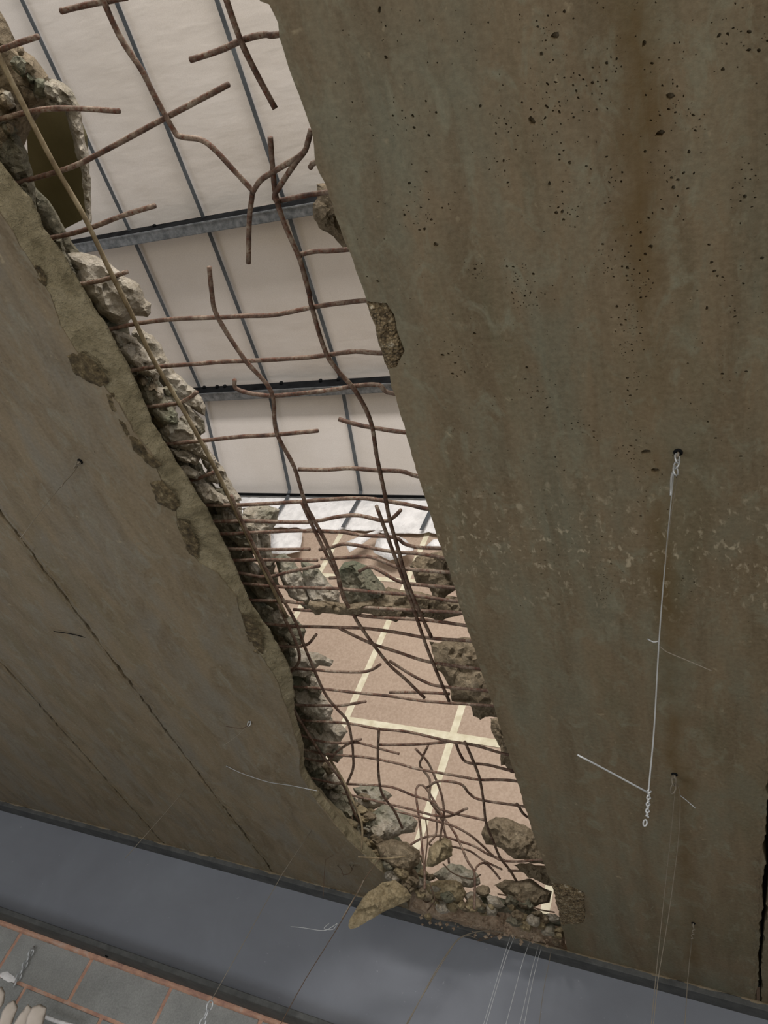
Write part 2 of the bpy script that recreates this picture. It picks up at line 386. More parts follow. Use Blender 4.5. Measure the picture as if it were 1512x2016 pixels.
def plank(outline, mat, cell, pits=(), seed=0.0, z0=H, z1=1.145, lip=None):
    ol = [V((p[0], p[1])) for p in outline]; no = len(ol)
    pts = list(ol); hts = {}
    edges = [(i, (i+1) % no) for i in range(no)]
    xs = [p.x for p in ol]; ys = [p.y for p in ol]
    rings = []
    acc = []
    for (x, y, r, dp) in pits:
        c = V((x, y))
        if not inside(c, ol) or edge_dist(c, ol) < r*1.6: continue
        if any((c-q).length < r*1.35+s*1.35 for q, s in acc): continue
        acc.append((c, r)); k = 7 if r > 0.0022 else 5; ph = random.random()*6; asp = random.uniform(0.55, 1.0); th = random.uniform(0, 3.14)
        R_ = [random.uniform(0.7, 1.2) for _ in range(k)]
        for lay, (sc, dep) in enumerate(((1.0, 0.0), (0.72, dp), (0.001, dp*1.15))):
            if lay == 2: hts[len(pts)] = dep; pts.append(c.copy()); continue
            s = len(pts)
            for j in range(k):
                a = ph+2*math.pi*j/k; vx, vy = math.cos(a)*r*R_[j]*sc, math.sin(a)*r*R_[j]*sc*asp
                pts.append(c+V((vx*math.cos(th)-vy*math.sin(th), vx*math.sin(th)+vy*math.cos(th)))); hts[s+j] = dep
            edges += [(s+j, s+(j+1) % k) for j in range(k)]
    x = min(xs)+cell/2
    while x < max(xs):
        y = max(min(ys), -0.15)+cell/2
        while y < max(ys):
            p = V((x, y)); y += cell
            if inside(p, ol) and edge_dist(p, ol) > cell*0.4 and not any((p-q).length < s*1.6 for q, s in acc): pts.append(p)
        x += cell
    r = delaunay_2d_cdt(pts, edges, [], 0, 1e-7, True)
    vv, ff, ov = r[0], r[2], r[3]
    vs_ = []
    for i, p in enumerate(vv):
        h = max([hts.get(o, 0.0) for o in ov[i]] or [0.0])
        vs_.append(V((p.x, p.y, z0+h-0.0012*(noise.noise(V((p.x*9, p.y*3, seed)))))))
    fs = []
    for f in ff:
        c = sum((vv[i] for i in f), V((0, 0)))/len(f)
        if inside(c, ol): fs.append(tuple(reversed(f)))
    inv = {}
    for i, o in enumerate(ov):
        for q in o:
            if q < no: inv[q] = i
    s = len(vs_)
    for p in ol: vs_.append(V((p.x, p.y, lip or z1)))
    for i in range(no):
        j = (i+1) % no
        if i in inv and j in inv: fs.append((inv[i], inv[j], s+j, s+i))
    fs.append(tuple(range(s, s+no)))
    o = mk('concrete_plank', vs_, fs, mat, ceil, False)
    return o

YB, YF = -1.6, 2.955
def jedge(x, seed, amp=0.0022, y0=YB, y1=YF):
    return [(x+p.y, p.x) for p in ragged([(y0, 0), (y1, 0)], 0.012, amp, False, seed)]
def pxline(px, z=H, step=0.01, amp=0.0022, seed=0.0):
    w = [onZ(x, y, z) for x, y in px]; return [(p.x, p.y) for p in ragged([(p.x, p.y) for p in w], step, amp, False, seed)]

# the right-hand plank, its cut edge and the two spalled corners
right_edge = [(440, -300), (490, -100), (512, 0), (530, 8), (548, 45), (552, 75), (570, 130), (600, 220), (615, 270), (622, 320), (640, 360), (658, 420), (672, 462), (690, 500),
              (710, 560), (722, 592), (762, 596), (778, 620), (785, 660), (796, 690), (780, 722), (764, 726), (770, 760), (786, 805), (805, 870), (830, 960), (850, 1020), (865, 1070), (880, 1110),
              (900, 1180), (925, 1250), (950, 1330), (975, 1400), (1000, 1480), (1030, 1580), (1060, 1670), (1085, 1738), (1118, 1742), (1150, 1758), (1152, 1812), (1106, 1822), (1112, 1850), (1119, 1880)]
pits = []
clusters = [(1085, 60, 28, 16), (1095, 170, 55, 26), (1050, 240, 16, 9), (1055, 275, 40, 8), (1170, 160, 35, 9), (1215, 110, 25, 8), (1325, 205, 30, 22), (1300, 262, 9, 4), (1300, 110, 20, 5), (1375, 240, 26, 8),
            (1110, 415, 26, 16), (1110, 330, 50, 10), (980, 240, 30, 9), (830, 405, 38, 18), (985, 330, 22, 9), (940, 540, 18, 10), (1025, 545, 26, 18), (1030, 590, 30, 12), (1190, 525, 26, 10), (1265, 555, 26, 12),
            (1250, 480, 45, 12), (1320, 350, 45, 12), (1210, 340, 20, 6), (1240, 640, 28, 14), (1230, 685, 22, 10), (900, 710, 35, 12), (1060, 780, 45, 12), (1245, 760, 30, 9), (1150, 845, 30, 10), (1250, 890, 30, 16),
            (1130, 980, 90, 12), (1195, 1110, 40, 14), (1190, 1165, 22, 12), (1070, 1120, 40, 10), (1280, 960, 40, 8), (1340, 1150, 30, 5), (1420, 60, 30, 6), (1470, 360, 30, 12), (1430, 540, 60, 10), (800, 250, 40, 8),
            (1330, 940, 6, 3), (1470, 80, 40, 7), (1380, 800, 80, 9), (930, 920, 90, 8), (750, 40, 60, 5)]
for cx_, cy_, s, k in clusters:
    for _ in range(int(k*2.3)):
        x, y = random.gauss(cx_, s*0.55), random.gauss(cy_, s*0.75); p = onZ(x, y, H); r = random.choice((0.0008, 0.0011, 0.0015, 0.0019, 0.0026))*random.uniform(0.8, 1.15)
        pits.append((p.x, p.y, r, r*1.5))
for _ in range(420):
    x, y = random.uniform(640, 1512), random.uniform(0, 1250); p = onZ(x, y, H); r = random.uniform(0.0007, 0.0016); pits.append((p.x, p.y, r, r*1.4))
for cx_, cy_, r in ((1082, 66, .006), (1092, 70, .005), (1047, 238, .006), (1315, 213, .006), (1299, 262, .0065), (1268, 86, .0035), (1270, 890, .008), (1290, 926, .007), (1392, 607, .0035), (747, 20, .004), (1100, 1190, .004), (858, 482, .004), (744, 554, .003), (1320, 190, .005)):
    p = onZ(cx_, cy_, H); pits.insert(0, (p.x, p.y, r, r*1.2))
re = pxline(right_edge, amp=0.0026, seed=2.2)
plank([(p[0], p[1]) for p in re]+[(-0.50, YF), (0.0405, YF)]+jedge(0.0405, 5.0, 0.006)[::-1], M_SOF, 0.05, pits)
plank(jedge(0.053, 8.0, 0.006)+[(0.65, YF), (0.65, YB)], M_SOF, 0.09)
# left planks
left_edge = [(-260, 60), (-120, 220), (-40, 365), (0, 420), (30, 462), (60, 520), (100, 580), (118, 640), (150, 695), (190, 742), (235, 795), (262, 850), (300, 900), (322, 960), (345, 1003), (350, 1040), (372, 1080), (392, 1108), (430, 1130),
             (465, 1178), (478, 1225), (500, 1272), (520, 1300), (545, 1340), (562, 1392), (580, 1450), (588, 1480), (592, 1530), (612, 1565), (640, 1600), (690, 1660), (745, 1710), (790, 1750), (806, 1790)]
le = pxline(left_edge, amp=0.004, seed=6.1)
plank(list(reversed(jedge(-1.735, 11.0, 0.010)))+[(-1.737, YB)]+[(p[0], p[1]) for p in le]+[(-1.12, YF), (-1.737, YF)], M_SOFL, 0.05,
      [(random.uniform(-1.7, -1.2), random.uniform(0.2, 2.9), random.uniform(0.001, 0.002), 0.002) for _ in range(50)], lip=H+0.004)
box('plank_body', (-1.737, YB, H+0.004), (-1.42, YF, 1.155), M_TOP, ceil)
plank(jedge(-2.3135, 14.0, 0.009)+list(reversed(jedge(-1.7445, 12.0, 0.010))), M_SOFL, 0.08)
plank([(-4.6, YB)]+[(-4.6, YF)]+list(reversed(jedge(-2.3225, 17.0, 0.009))), M_SOFL, 0.08)
# grout in the joints between planks: soft ridges either side of the crack
for x, s in ((-1.740, 1), (-2.318, 2), (0.046, 3)):
    vs_, fs = [], []; n = 380
    for i in range(n):
        y = YB+(YF-YB)*i/(n-1)
        for k, (dx, dz) in enumerate(((-0.03, 0.06), (0, 0.062), (0.03, 0.06))):
            vs_.append((x+dx, y, H+dz+0.002*noise.noise(V((y*60, k*3.3, s)))))
    for i in range(n-1):
        for k in range(2): a = i*3+k; fs.append((a, a+1, a+4, a+3))
    tag(mk('grout', vs_, fs, M_GROUT, ceil), kind=None)
for k, (x, sgn, wd) in enumerate(((-1.729, 1, .024), (-1.7505, -1, .012), (-2.329, -1, .016), (-2.3075, 1, .014), (0.035, -1, .018))):   # slurry lips that leaked along the joints
    vs_, fs = [], []; n = 520
    for i in range(n):
        y = 0.0+(YF)*i/(n-1); q = V((y*16, k*7.7, 0)); w_ = wd*(0.35+1.2*max(0, noise.noise(q)+noise.noise(q*3)*0.5+0.25)); e = 0.004*noise.noise(V((y*70, k, 4)))+0.003*noise.noise(V((y*25, k, 8)))
        for t, dz in ((0, 0.003), (0.08, -0.0012), (0.6, -0.0018), (1.0, 0.001)): vs_.append((x+e+sgn*(0.0006+w_*t), y, H+dz-0.0006*noise.noise(V((y*90, t*9, k)))))
    for i in range(n-1):
        for t in range(3): a = i*4+t; fs.append((a, a+1, a+5, a+4))
    mk('grout', vs_, fs, M_SOFL if k < 4 else M_SOF, ceil)

# chipped lower arris of the left plank: a craggy slanting band, then the joint face going up
band_top = [(-230, -30), (-110, 150), (-40, 255), (0, 318), (45, 372), (60, 388), (88, 450), (120, 492), (152, 548), (203, 630), (217, 655), (256, 722), (300, 830), (350, 910), (402, 992), (440, 1062), (472, 1135), (492, 1182),
            (530, 1240), (560, 1290), (577, 1332), (580, 1400), (586, 1440), (596, 1490), (600, 1535), (618, 1560), (646, 1592), (696, 1652), (752, 1700), (800, 1742), (816, 1780)]
def resample(pts, n):
    L = [0]
    for a, b in zip(pts, pts[1:]): L.append(L[-1]+(V(b)-V(a)).length)
    out = []; j = 0
    for i in range(n):
        t = L[-1]*i/(n-1)
        while j < len(L)-2 and L[j+1] < t: j += 1
        out.append(V(pts[j]).lerp(V(pts[j+1]), (t-L[j])/(L[j+1]-L[j]+1e-12)))
    return out
lo = resample([V((p[0], p[1], H+0.0005)) for p in le], 420)
def byY(line, y):
    for a, b in zip(line, line[1:]):
        if a.y <= y <= b.y: return a.lerp(b, (y-a.y)/(b.y-a.y+1e-9))
    return line[-1] if y > line[-1].y else line[0]
hi_line = sorted([onZ(x, y, 1.028) for x, y in band_top], key=lambda v: v.y)
lo_line = sorted([V((p[0], p[1], H)) for p in le], key=lambda v: v.y)
vs_, fs = [], []; rows = []; K = 9
ys = [(-0.25+3.15*i/520) for i in range(521)]
for y in ys:
    a = byY(lo_line, y); b = byY(hi_line, y).copy(); a = V((a.x-0.003, y, H+0.0006)); b = V((max(b.x, a.x+0.006), y, b.z))
    b.x += 0.005*noise.noise(V((y*22, 3, 1)))+0.003*noise.noise(V((y*70, 3, 1)))
    for k in range(K):
        t = k/(K-1); p = a.lerp(b, t); q = V((p.x*30, p.y*30, 2)); e = math.sin(math.pi*min(1, t*0.9+0.1))
        bulge = 0.012*math.sin(math.pi*t)*(1 if (b.x-a.x) > 0.02 else 0.2)
        p = p+V((0.3, 0, -0.9))*(0.0025*noise.noise(q*0.6)+0.003*noise.noise(q*2)+0.0025*noise.noise(q*5))*(e if t > 0 else 0)
        p.z = max(p.z, H+0.0008) if t < 0.12 else p.z
        vs_.append(p)
    top = vs_[-1]
    for k in range(1, 4): vs_.append(V((top.x-0.052*k+0.006*noise.noise(V((y*30, k, 7))), y, top.z+0.037*k)))
KK = K+3
for i in range(len(ys)-1):
    for k in range(KK-1): a = i*KK+k; fs.append((a, a+1, a+KK+1, a+KK))
mk('chipped_edge', vs_, fs, M_ARR, ceil)

# spalled hollows on the arrises with the stones showing
spalls = [([(132, 700), (160, 695), (185, 712), (205, 735), (215, 752), (196, 762), (170, 750), (148, 735)], 1.0), ([(205, 765), (222, 775), (232, 800), (250, 830), (262, 862), (250, 862), (235, 835), (215, 800)], 1.003),
          ([(255, 860), (275, 865), (290, 890), (318, 915), (305, 925), (280, 905), (262, 885)], 1.0), ([(293, 950), (318, 945), (345, 975), (355, 1000), (340, 1005), (312, 990)], 1.0),
          ([(350, 1020), (368, 1030), (385, 1060), (392, 1100), (372, 1090), (358, 1060)], 1.0), ([(470, 1205), (492, 1215), (515, 1250), (520, 1290), (500, 1285), (482, 1250)], 1.003), ([(62, 520), (80, 525), (92, 548), (88, 566), (72, 548)], 1.003)]
for px, z in spalls: rock('spalled_hollow', px, ('z', z), 0.007, M_AGGD, ceil, normal=(0, 0, -1), rough=0.9, step=3, ragamp=2.2)
rock('spalled_hollow', [(722, 592), (762, 596), (778, 618), (785, 660), (797, 692), (782, 724), (764, 728), (752, 700), (744, 665), (738, 640)], ('z', 1.006), 0.012, M_AGG, ceil, normal=(0.15, 0, -1), rough=0.8, step=3.5)
rock('spalled_hollow', [(1086, 1738), (1118, 1742), (1152, 1758), (1153, 1814), (1106, 1824), (1098, 1790)], ('z', 1.004), 0.016, M_AGG, ceil, normal=(0, 0, -1), rough=0.9, step=3.5)

# topping poured over the planks, left and right of the hole
box('topping_slab', (-4.6, YB, 1.16), (-1.53, 2.96, 1.33), M_TOP, ceil)
box('topping_slab', (-0.60, YB, 1.16), (0.65, 2.96, 1.33), M_TOP, ceil)
# rubble strip inside the joint behind the chipped arris
def shift(px, dx, dy=0): return [(x+dx, y+dy) for x, y in px]
for a, b, wd in ((3, 8, 34), (7, 12, 40), (11, 15, 44), (14, 18, 42), (17, 21, 36), (20, 25, 40), (24, 29, 40)):
    seg = band_top[a:b+1]; poly = shift(seg, -14)+list(reversed([(x+wd+random.uniform(-8, 8), y+random.uniform(-5, 5)) for x, y in seg]))
    rock('broken_edge', poly, ('z', 1.215), 0.05, M_RUBG, ceil, normal=(0.35, 0, -1), rough=1.0, step=6)

# ---- attached broken lumps of the left edge
def under_right(px, dx=48):
    out = []
    for x, y in px:
        e = None
        for (a, b), (c, d) in zip(right_edge, right_edge[1:]):
            if b <= y <= d and d > b: e = a+(c-a)*(y-b)/(d-b)
        out.append((x+dx if e is not None and x > e-6 else x, y))
    return out
def edge_lump(px, z, th, mat=M_RUB, **k):
    px = under_right(px)
    return _lump(px, z, th, mat, **k)
def _lump(px, z, th, mat=M_RUB, **k): return rock('broken_edge', px, ('z', z+0.04), th, mat, ceil, **k)
edge_lump([(-90, -60), (-30, -20), (0, 18), (20, 45), (38, 88), (70, 110), (98, 150), (104, 205), (84, 225), (62, 262), (52, 300), (30, 345), (0, 330), (-70, 300)], 1.19, 0.09, M_RUBB, rough=1.1)
edge_lump([(94, 152), (118, 160), (136, 172), (150, 196), (160, 215), (165, 255), (172, 300), (177, 350), (180, 400), (180, 438), (170, 438), (166, 380), (162, 335), (148, 300), (136, 255), (124, 212), (100, 206)], 1.24, 0.05, M_RUB, step=5)
edge_lump([(-30, 215), (5, 222), (38, 262), (56, 300), (66, 350), (72, 420), (56, 402), (38, 372), (0, 310), (-30, 270)], 1.12, 0.05, M_RUBG)
edge_lump([(108, 470), (122, 470), (132, 500), (150, 545), (140, 548), (124, 520)], 1.12, 0.03, M_RUBG, step=4)
vp = [onZ(x, y, 1.36) for x, y in [(50, 200), (135, 195), (165, 270), (172, 428), (105, 462), (60, 420)]]
vs_ = vp+[p+V((0, 0, 0.012)) for p in vp]; n = len(vp)
mk('void_wall', vs_, [tuple(range(n)), tuple(range(2*n-1, n-1, -1))]+[(i, (i+1) % n, n+(i+1) % n, n+i) for i in range(n)], M_TOP, ceil, False)
edge_lump([(133, 500), (160, 498), (190, 504), (216, 520), (246, 545), (275, 560), (288, 588), (298, 598), (299, 618), (290, 628), (268, 626), (250, 640), (232, 641), (205, 625), (188, 600), (168, 585), (152, 560), (150, 535), (138, 522)], 1.16, 0.11, M_RUB, rough=0.9)
edge_lump([(140, 525), (158, 540), (162, 562), (150, 556)], 1.13, 0.03, M_RUBG, step=4)
edge_lump([(268, 645), (300, 662), (318, 678), (330, 702), (345, 735), (368, 758), (388, 778), (402, 800), (404, 820), (380, 806), (352, 800), (330, 768), (300, 740), (280, 700), (262, 668)], 1.24, 0.06, M_RUB)
edge_lump([(210, 645), (240, 650), (268, 665), (295, 700), (312, 735), (300, 745), (262, 728), (238, 700), (220, 672)], 1.15, 0.07, M_RUB)
edge_lump([(268, 742), (305, 760), (330, 790), (352, 815), (350, 835), (322, 838), (300, 815), (280, 780)], 1.13, 0.05, M_RUBG)
edge_lump([(352, 790), (376, 800), (402, 828), (404, 850), (392, 860), (370, 830)], 1.2, 0.05, M_RUB, step=5)
edge_lump([(312, 815), (350, 822), (385, 850), (408, 880), (424, 915), (402, 905), (372, 890), (338, 880), (322, 850)], 1.14, 0.07, M_RUB)
edge_lump([(330, 882), (365, 884), (395, 902), (386, 915), (352, 906)], 1.12, 0.04, M_RUB, step=5)
edge_lump([(400, 868), (418, 890), (440, 925), (458, 958), (476, 985), (462, 988), (440, 968), (418, 930), (402, 900)], 1.2, 0.05, M_RUB, step=5)
edge_lump([(350, 918), (368, 915), (392, 930), (388, 942), (366, 940)], 1.1, 0.03, M_RUB, step=4)
edge_lump([(372, 945), (410, 950), (440, 975), (470, 990), (480, 1004), (440, 1000), (402, 990), (385, 968)], 1.13, 0.06, M_RUB)
edge_lump([(478, 1000), (500, 997), (530, 996), (548, 1003), (546, 1025), (535, 1045), (512, 1056), (495, 1045), (482, 1024)], 1.22, 0.06, M_RUB, step=5)
edge_lump([(410, 1005), (450, 1010), (482, 1030), (505, 1060), (500, 1085), (470, 1075), (440, 1050), (420, 1030)], 1.15, 0.05, M_RUBG)
edge_lump([(500, 1050), (528, 1048), (534, 1075), (538, 1110), (520, 1115), (505, 1085)], 1.2, 0.05, M_RUB, step=5)
edge_lump([(450, 1085), (480, 1088), (520, 1120), (545, 1160), (560, 1205), (535, 1198), (505, 1170), (475, 1140)], 1.16, 0.07, M_RUBG)
edge_lump([(488, 1180), (520, 1182), (560, 1205), (585, 1222), (602, 1242), (592, 1275), (570, 1272), (548, 1250), (515, 1222)], 1.15, 0.07, M_RUBG)
edge_lump([(546, 1270), (585, 1275), (612, 1282), (640, 1290), (657, 1300), (650, 1312), (628, 1310), (620, 1322), (600, 1332), (575, 1330), (560, 1300)], 1.16, 0.06, M_RUB, step=6)
edge_lump([(570, 1335), (600, 1338), (628, 1356), (645, 1378), (656, 1395), (652, 1418), (630, 1418), (605, 1408), (585, 1390), (572, 1362)], 1.16, 0.07, M_RUB)
edge_lump([(595, 1410), (640, 1415), (672, 1426), (685, 1440), (672, 1460), (655, 1475), (640, 1492), (622, 1478), (606, 1448)], 1.16, 0.06, M_RUB)
edge_lump([(592, 1460), (625, 1485), (655, 1510), (678, 1545), (694, 1572), (700, 1600), (722, 1640), (738, 1690), (716, 1682), (690, 1645), (660, 1615), (636, 1572), (608, 1520)], 1.14, 0.07, M_RUBG)

# smaller broken stones packed along the left edge and in its joint
outer = [(112, 478), (150, 520), (215, 640), (300, 700), (350, 770), (398, 850), (440, 940), (480, 1000), (520, 1060), (560, 1150), (600, 1240), (610, 1300), (640, 1370), (668, 1450), (690, 1560), (735, 1690)]
inner = [(108, 470), (130, 515), (205, 636), (235, 690), (270, 760), (302, 834), (352, 914), (404, 996), (442, 1066), (476, 1140), (532, 1244), (562, 1294), (580, 1350), (600, 1490), (640, 1585), (745, 1695)]
def blob(x, y, r, stretch=1.5, ang=1.1):
    k = random.randint(6, 9); out = []
    for j in range(k):
        a = 2*math.pi*j/k; rr = r*random.uniform(0.65, 1.2); u, v = math.cos(a)*rr*stretch, math.sin(a)*rr
        out.append((x+u*math.cos(ang)-v*math.sin(ang), y+u*math.sin(ang)+v*math.cos(ang)))
    return out
OI, OO = resample([V((x, y, 0)) for x, y in inner], 300), resample([V((x, y, 0)) for x, y in outer], 300)
for i in range(105):
    k = int(299*(i+random.random())/105); t = random.uniform(0.12, 0.85); p = OI[k].lerp(OO[k], t); wdt = (OO[k]-OI[k]).length
    r = min(16, max(5.5, wdt*0.22))*random.uniform(0.7, 1.25)
    rock('broken_edge', blob(p.x, p.y, r), ('z', 1.165+0.06*t+random.uniform(-0.01, 0.01)), 0.045, random.choice((M_RUB, M_RUBG, M_RUBG, M_RUBB)) if t < 0.55 else random.choice((M_RUB, M_RUB, M_RUBG)), ceil, step=4.0)
for i in range(22):     # around the lumps at the top left
    x, y = random.choice(((10, 200), (30, 290), (60, 170), (40, 120), (90, 180), (10, 250), (52, 350))); x += random.uniform(-16, 16); y += random.uniform(-20, 20)
    rock('broken_edge', blob(x, y, random.uniform(8, 18)), ('z', 1.17 if x < 40 else 1.21), 0.05, random.choice((M_RUBB, M_RUBG, M_RUB)), ceil, step=4.5)

# ---- attached lumps of the right edge
edge_lump([(624, 362), (640, 356), (654, 392), (668, 430), (684, 470), (692, 498), (676, 490), (652, 462), (632, 452), (618, 432), (616, 408), (624, 390)], 1.19, 0.06, M_RUBB, step=5)
edge_lump([(845, 1262), (865, 1265), (888, 1258), (930, 1250), (950, 1315), (978, 1405), (945, 1400), (925, 1386), (890, 1380), (884, 1350), (876, 1330), (862, 1318), (855, 1292)], 1.2, 0.08, M_RUBB, rough=1.1)
edge_lump([(925, 1384), (950, 1380), (975, 1395), (978, 1412), (955, 1412), (945, 1418), (930, 1410)], 1.19, 0.04, M_RUBB, step=4)
edge_lump([(964, 1412), (982, 1405), (998, 1455), (1010, 1518), (1004, 1522), (994, 1506), (985, 1508), (984, 1472), (970, 1450)], 1.19, 0.04, M_RUBB, step=4)

# ================================================================ steel beam
bx0, bx1 = -4.6, 1.6
beam = empty('steel_beam', (-1.0, 2.98, 0.56)); tag(beam, 'long blue-grey painted steel beam under the slab, above the block wall', 'beam')
def bpart(name, a, b, mat): o = box(name, a, b, mat, None, 0.0025); return attach(o, beam)
bpart('web', (bx0, 2.972, 0.565), (bx1, 2.984, 0.99), M_BEAM)
bpart('top_flange', (bx0, 2.895, 0.978), (bx1, 3.05, 0.9985), M_FLG)
bpart('bottom_flange', (bx0, 2.885, 0.548), (bx1, 3.08, 0.569), M_FLG)
# mortar bedding squeezed between flange and planks
vs_, fs = [], []; n = 700
for i in range(n):
    x = bx0+(bx1-bx0)*i/(n-1); q = V((x*14, 0, 0))
    y = 2.897-0.006*noise.noise(q)-0.003*noise.noise(q*5)
    for dy, z in ((0, 1.0005), (-0.003, 0.996), (0.003, 0.990+0.003*noise.noise(q*3)), (0.03, 0.989)): vs_.append((x, y+dy, z))
for i in range(n-1):
    for k in range(3): a = i*4+k; fs.append((a, a+1, a+5, a+4))
mk('mortar_bed', vs_, fs, M_SOFL, ceil)

# ================================================================ block wall
wall = empty('wall_back', (-2, 3.04, 0)); tag(wall, kind='structure')
WY = 3.04
def vjoint(px, py): return onY(px, py, WY).x
courses = [(0.368, 0.531, -2.465), (0.166, 0.354, -2.70), (-0.047, 0.154, -2.465), (-0.26, -0.059, -2.70)]
k = 0
for z0, z1, xo in courses:
    for i in range(-3, 8):
        xa = xo+0.425*i+0.006; xb = xa+0.408; j = random.uniform(-0.0015, 0.0015); k += 1
        attach(box('concrete_block', (xa, WY+j, z0), (xb, WY+0.1, z1), M_BLK[(i*2+k) % 3], None, 0.002), wall)
vs_, fs = [], []; nx, nz = 260, 60
for i in range(nx):
    for j in range(nz):
        x = -3.9+3.6*i/(nx-1); z = -0.27+0.817*j/(nz-1); vs_.append((x, WY+0.004+0.0025*noise.noise(V((x*30, z*30, 0))), z))
for i in range(nx-1):
    for j in range(nz-1): a = i*nz+j; fs.append((a, a+nz, a+nz+1, a+1))
attach(mk('mortar', vs_, fs, M_MOR), wall)
# ragged mortar packing below the flange, proud of the blocks
vs_, fs = [], []; n = 500
for i in range(n):
    x = -3.9+3.6*i/(n-1); q = V((x*9, 2, 0)); d = 0.006*noise.noise(q)+0.003*noise.noise(q*6)
    for y, z in ((WY-0.012+d, 0.549), (WY-0.016+d, 0.538), (WY-0.010+d*0.8, 0.533+d*0.6), (WY+0.004, 0.529+d*0.7)): vs_.append((x, y, z))
for i in range(n-1):
    for k in range(3): a = i*4+k; fs.append((a, a+1, a+5, a+4))
attach(mk('mortar_packing', vs_, fs, M_MOR), wall)
box('wall_body', (-4.2, WY+0.02, -1.5), (1.6, WY+0.14, 0.547), M_BLK[0]); tag(bpy.data.objects['wall_body'], kind='structure'); bpy.data.objects['wall_body'].name = 'wall_lower'
p = onY(213, 1878, 2.985); b = ring('bolt', p, (0, 1, 0), 0.008, 0.006, M_DARK); b.location = (0, 0, 0)
attach(b, wall)

# ================================================================ room above: boarded wall, lining, purlins, straps
UY = 3.16
uw = empty('wall_upper', (-2, UY, 1.3)); tag(uw, kind='structure')
xj = [-3.10, -2.49, -1.875, -1.29, -0.70, -0.1]; 
for i in range(len(xj)-1):
    zz = [1.0, 1.905, 2.9, 3.62] if i in (2, 3) else [1.0, 1.35, 2.9, 3.62]
    for z0, z1 in zip(zz, zz[1:]):
        attach(box('plasterboard', (xj[i]+0.002, UY, z0+0.002), (xj[i+1]-0.002, UY+0.012, z1-0.002), M_TAN, None, 0.0015), uw)
attach(box('backing', (-8.0, UY+0.0125, 1.0), (1.2, UY+0.1, 3.66), M_TAN), uw)
def strip(name, a, b, wd, th, mat, nrm, par, seed=0.0, rag=0.0015):
    a, b, nrm = V(a), V(b), V(nrm); d = (b-a).normalized(); s = d.cross(nrm).normalized(); vs_, fs = [], []; n = 40
    for i in range(n):
        p = a.lerp(b, i/(n-1)); e1 = rag*noise.noise(V((i*.7, seed, 0))); e2 = rag*noise.noise(V((i*.7, seed, 9)))
        vs_ += [p+s*(wd/2+e1), p-s*(wd/2+e2), p-s*(wd/2+e2)+nrm*th, p+s*(wd/2+e1)+nrm*th]
    for i in range(n-1):
        for k in range(4): q = i*4+k; q2 = i*4+(k+1) % 4; fs.append((q, q2, q2+4, q+4))
    fs.append((3, 2, 1, 0)); fs.append((n*4-4, n*4-3, n*4-2, n*4-1))
    o = mk(name, vs_, fs, mat, None, False); fix_normals(o); return attach(o, par)
for i, x in enumerate(xj[1:-1]): strip('joint_tape', (x, UY-0.0005, 1.05), (x, UY-0.0005, 3.5), 0.036, 0.0012, M_TAPE, (0, -1, 0), uw, i)
strip('joint_tape', (xj[2], UY-0.002, 1.905), (xj[3], UY-0.002, 1.905), 0.04, 0.0012, M_TAPE, (0, -1, 0), uw, 9)
strip('joint_tape', (xj[3]+0.0, UY-0.002, 1.905), (xj[4], UY-0.002, 1.905), 0.04, 0.0012, M_TAPE, (0, -1, 0), uw, 9)
strip('joint_tape', (xj[1], UY-0.002, 2.9), (xj[4], UY-0.002, 2.9), 0.034, 0.0012, M_TAPE, (0, -1, 0), uw, 11)

lin = empty('ceiling_upper', (-1, 1, 3.9)); tag(lin, kind='structure')
def sheet(name, p00, p10, p01, p11, nu, nv, mat, amp, frq, nrm, th=0.012):
    vs_, fs = [], []; nrm = V(nrm)
    for i in range(nu):
        for j in range(nv):
            u, w_ = i/(nu-1), j/(nv-1); p = V(p00).lerp(V(p10), u).lerp(V(p01).lerp(V(p11), u), w_)
            vs_.append(p+nrm*amp*(noise.noise(p*frq)+0.4*noise.noise(p*frq*3)))
    m_ = len(vs_); vs_ += [v-nrm*th for v in vs_]
    for i in range(nu-1):
        for j in range(nv-1): a = i*nv+j; fs.append((a, a+1, a+nv+1, a+nv)); fs.append((m_+a, m_+a+nv, m_+a+nv+1, m_+a+1))
    return mk(name, vs_, fs, mat)
ZL = 3.965
attach(sheet('lining_panel', (-8.0, -3.0, ZL), (1.2, -3.0, ZL), (-8.0, 1.235, ZL), (1.2, 1.235, ZL), 60, 50, M_LIN, 0.006, 1.3, (0, 0, -1)), lin)
attach(sheet('lining_panel', (-8.0, 1.235, ZL), (1.2, 1.235, ZL), (-8.0, 2.40, ZL-0.03), (1.2, 2.40, ZL-0.03), 60, 24, M_LIN, 0.006, 1.6, (0, 0, -1)), lin)
attach(sheet('lining_panel', (-8.0, 2.40, ZL-0.03), (1.2, 2.40, ZL-0.03), (-8.0, 3.13, 3.655), (1.2, 3.13, 3.655), 60, 20, M_LIN, 0.005, 1.6, (0, -.35, -.9)), lin)
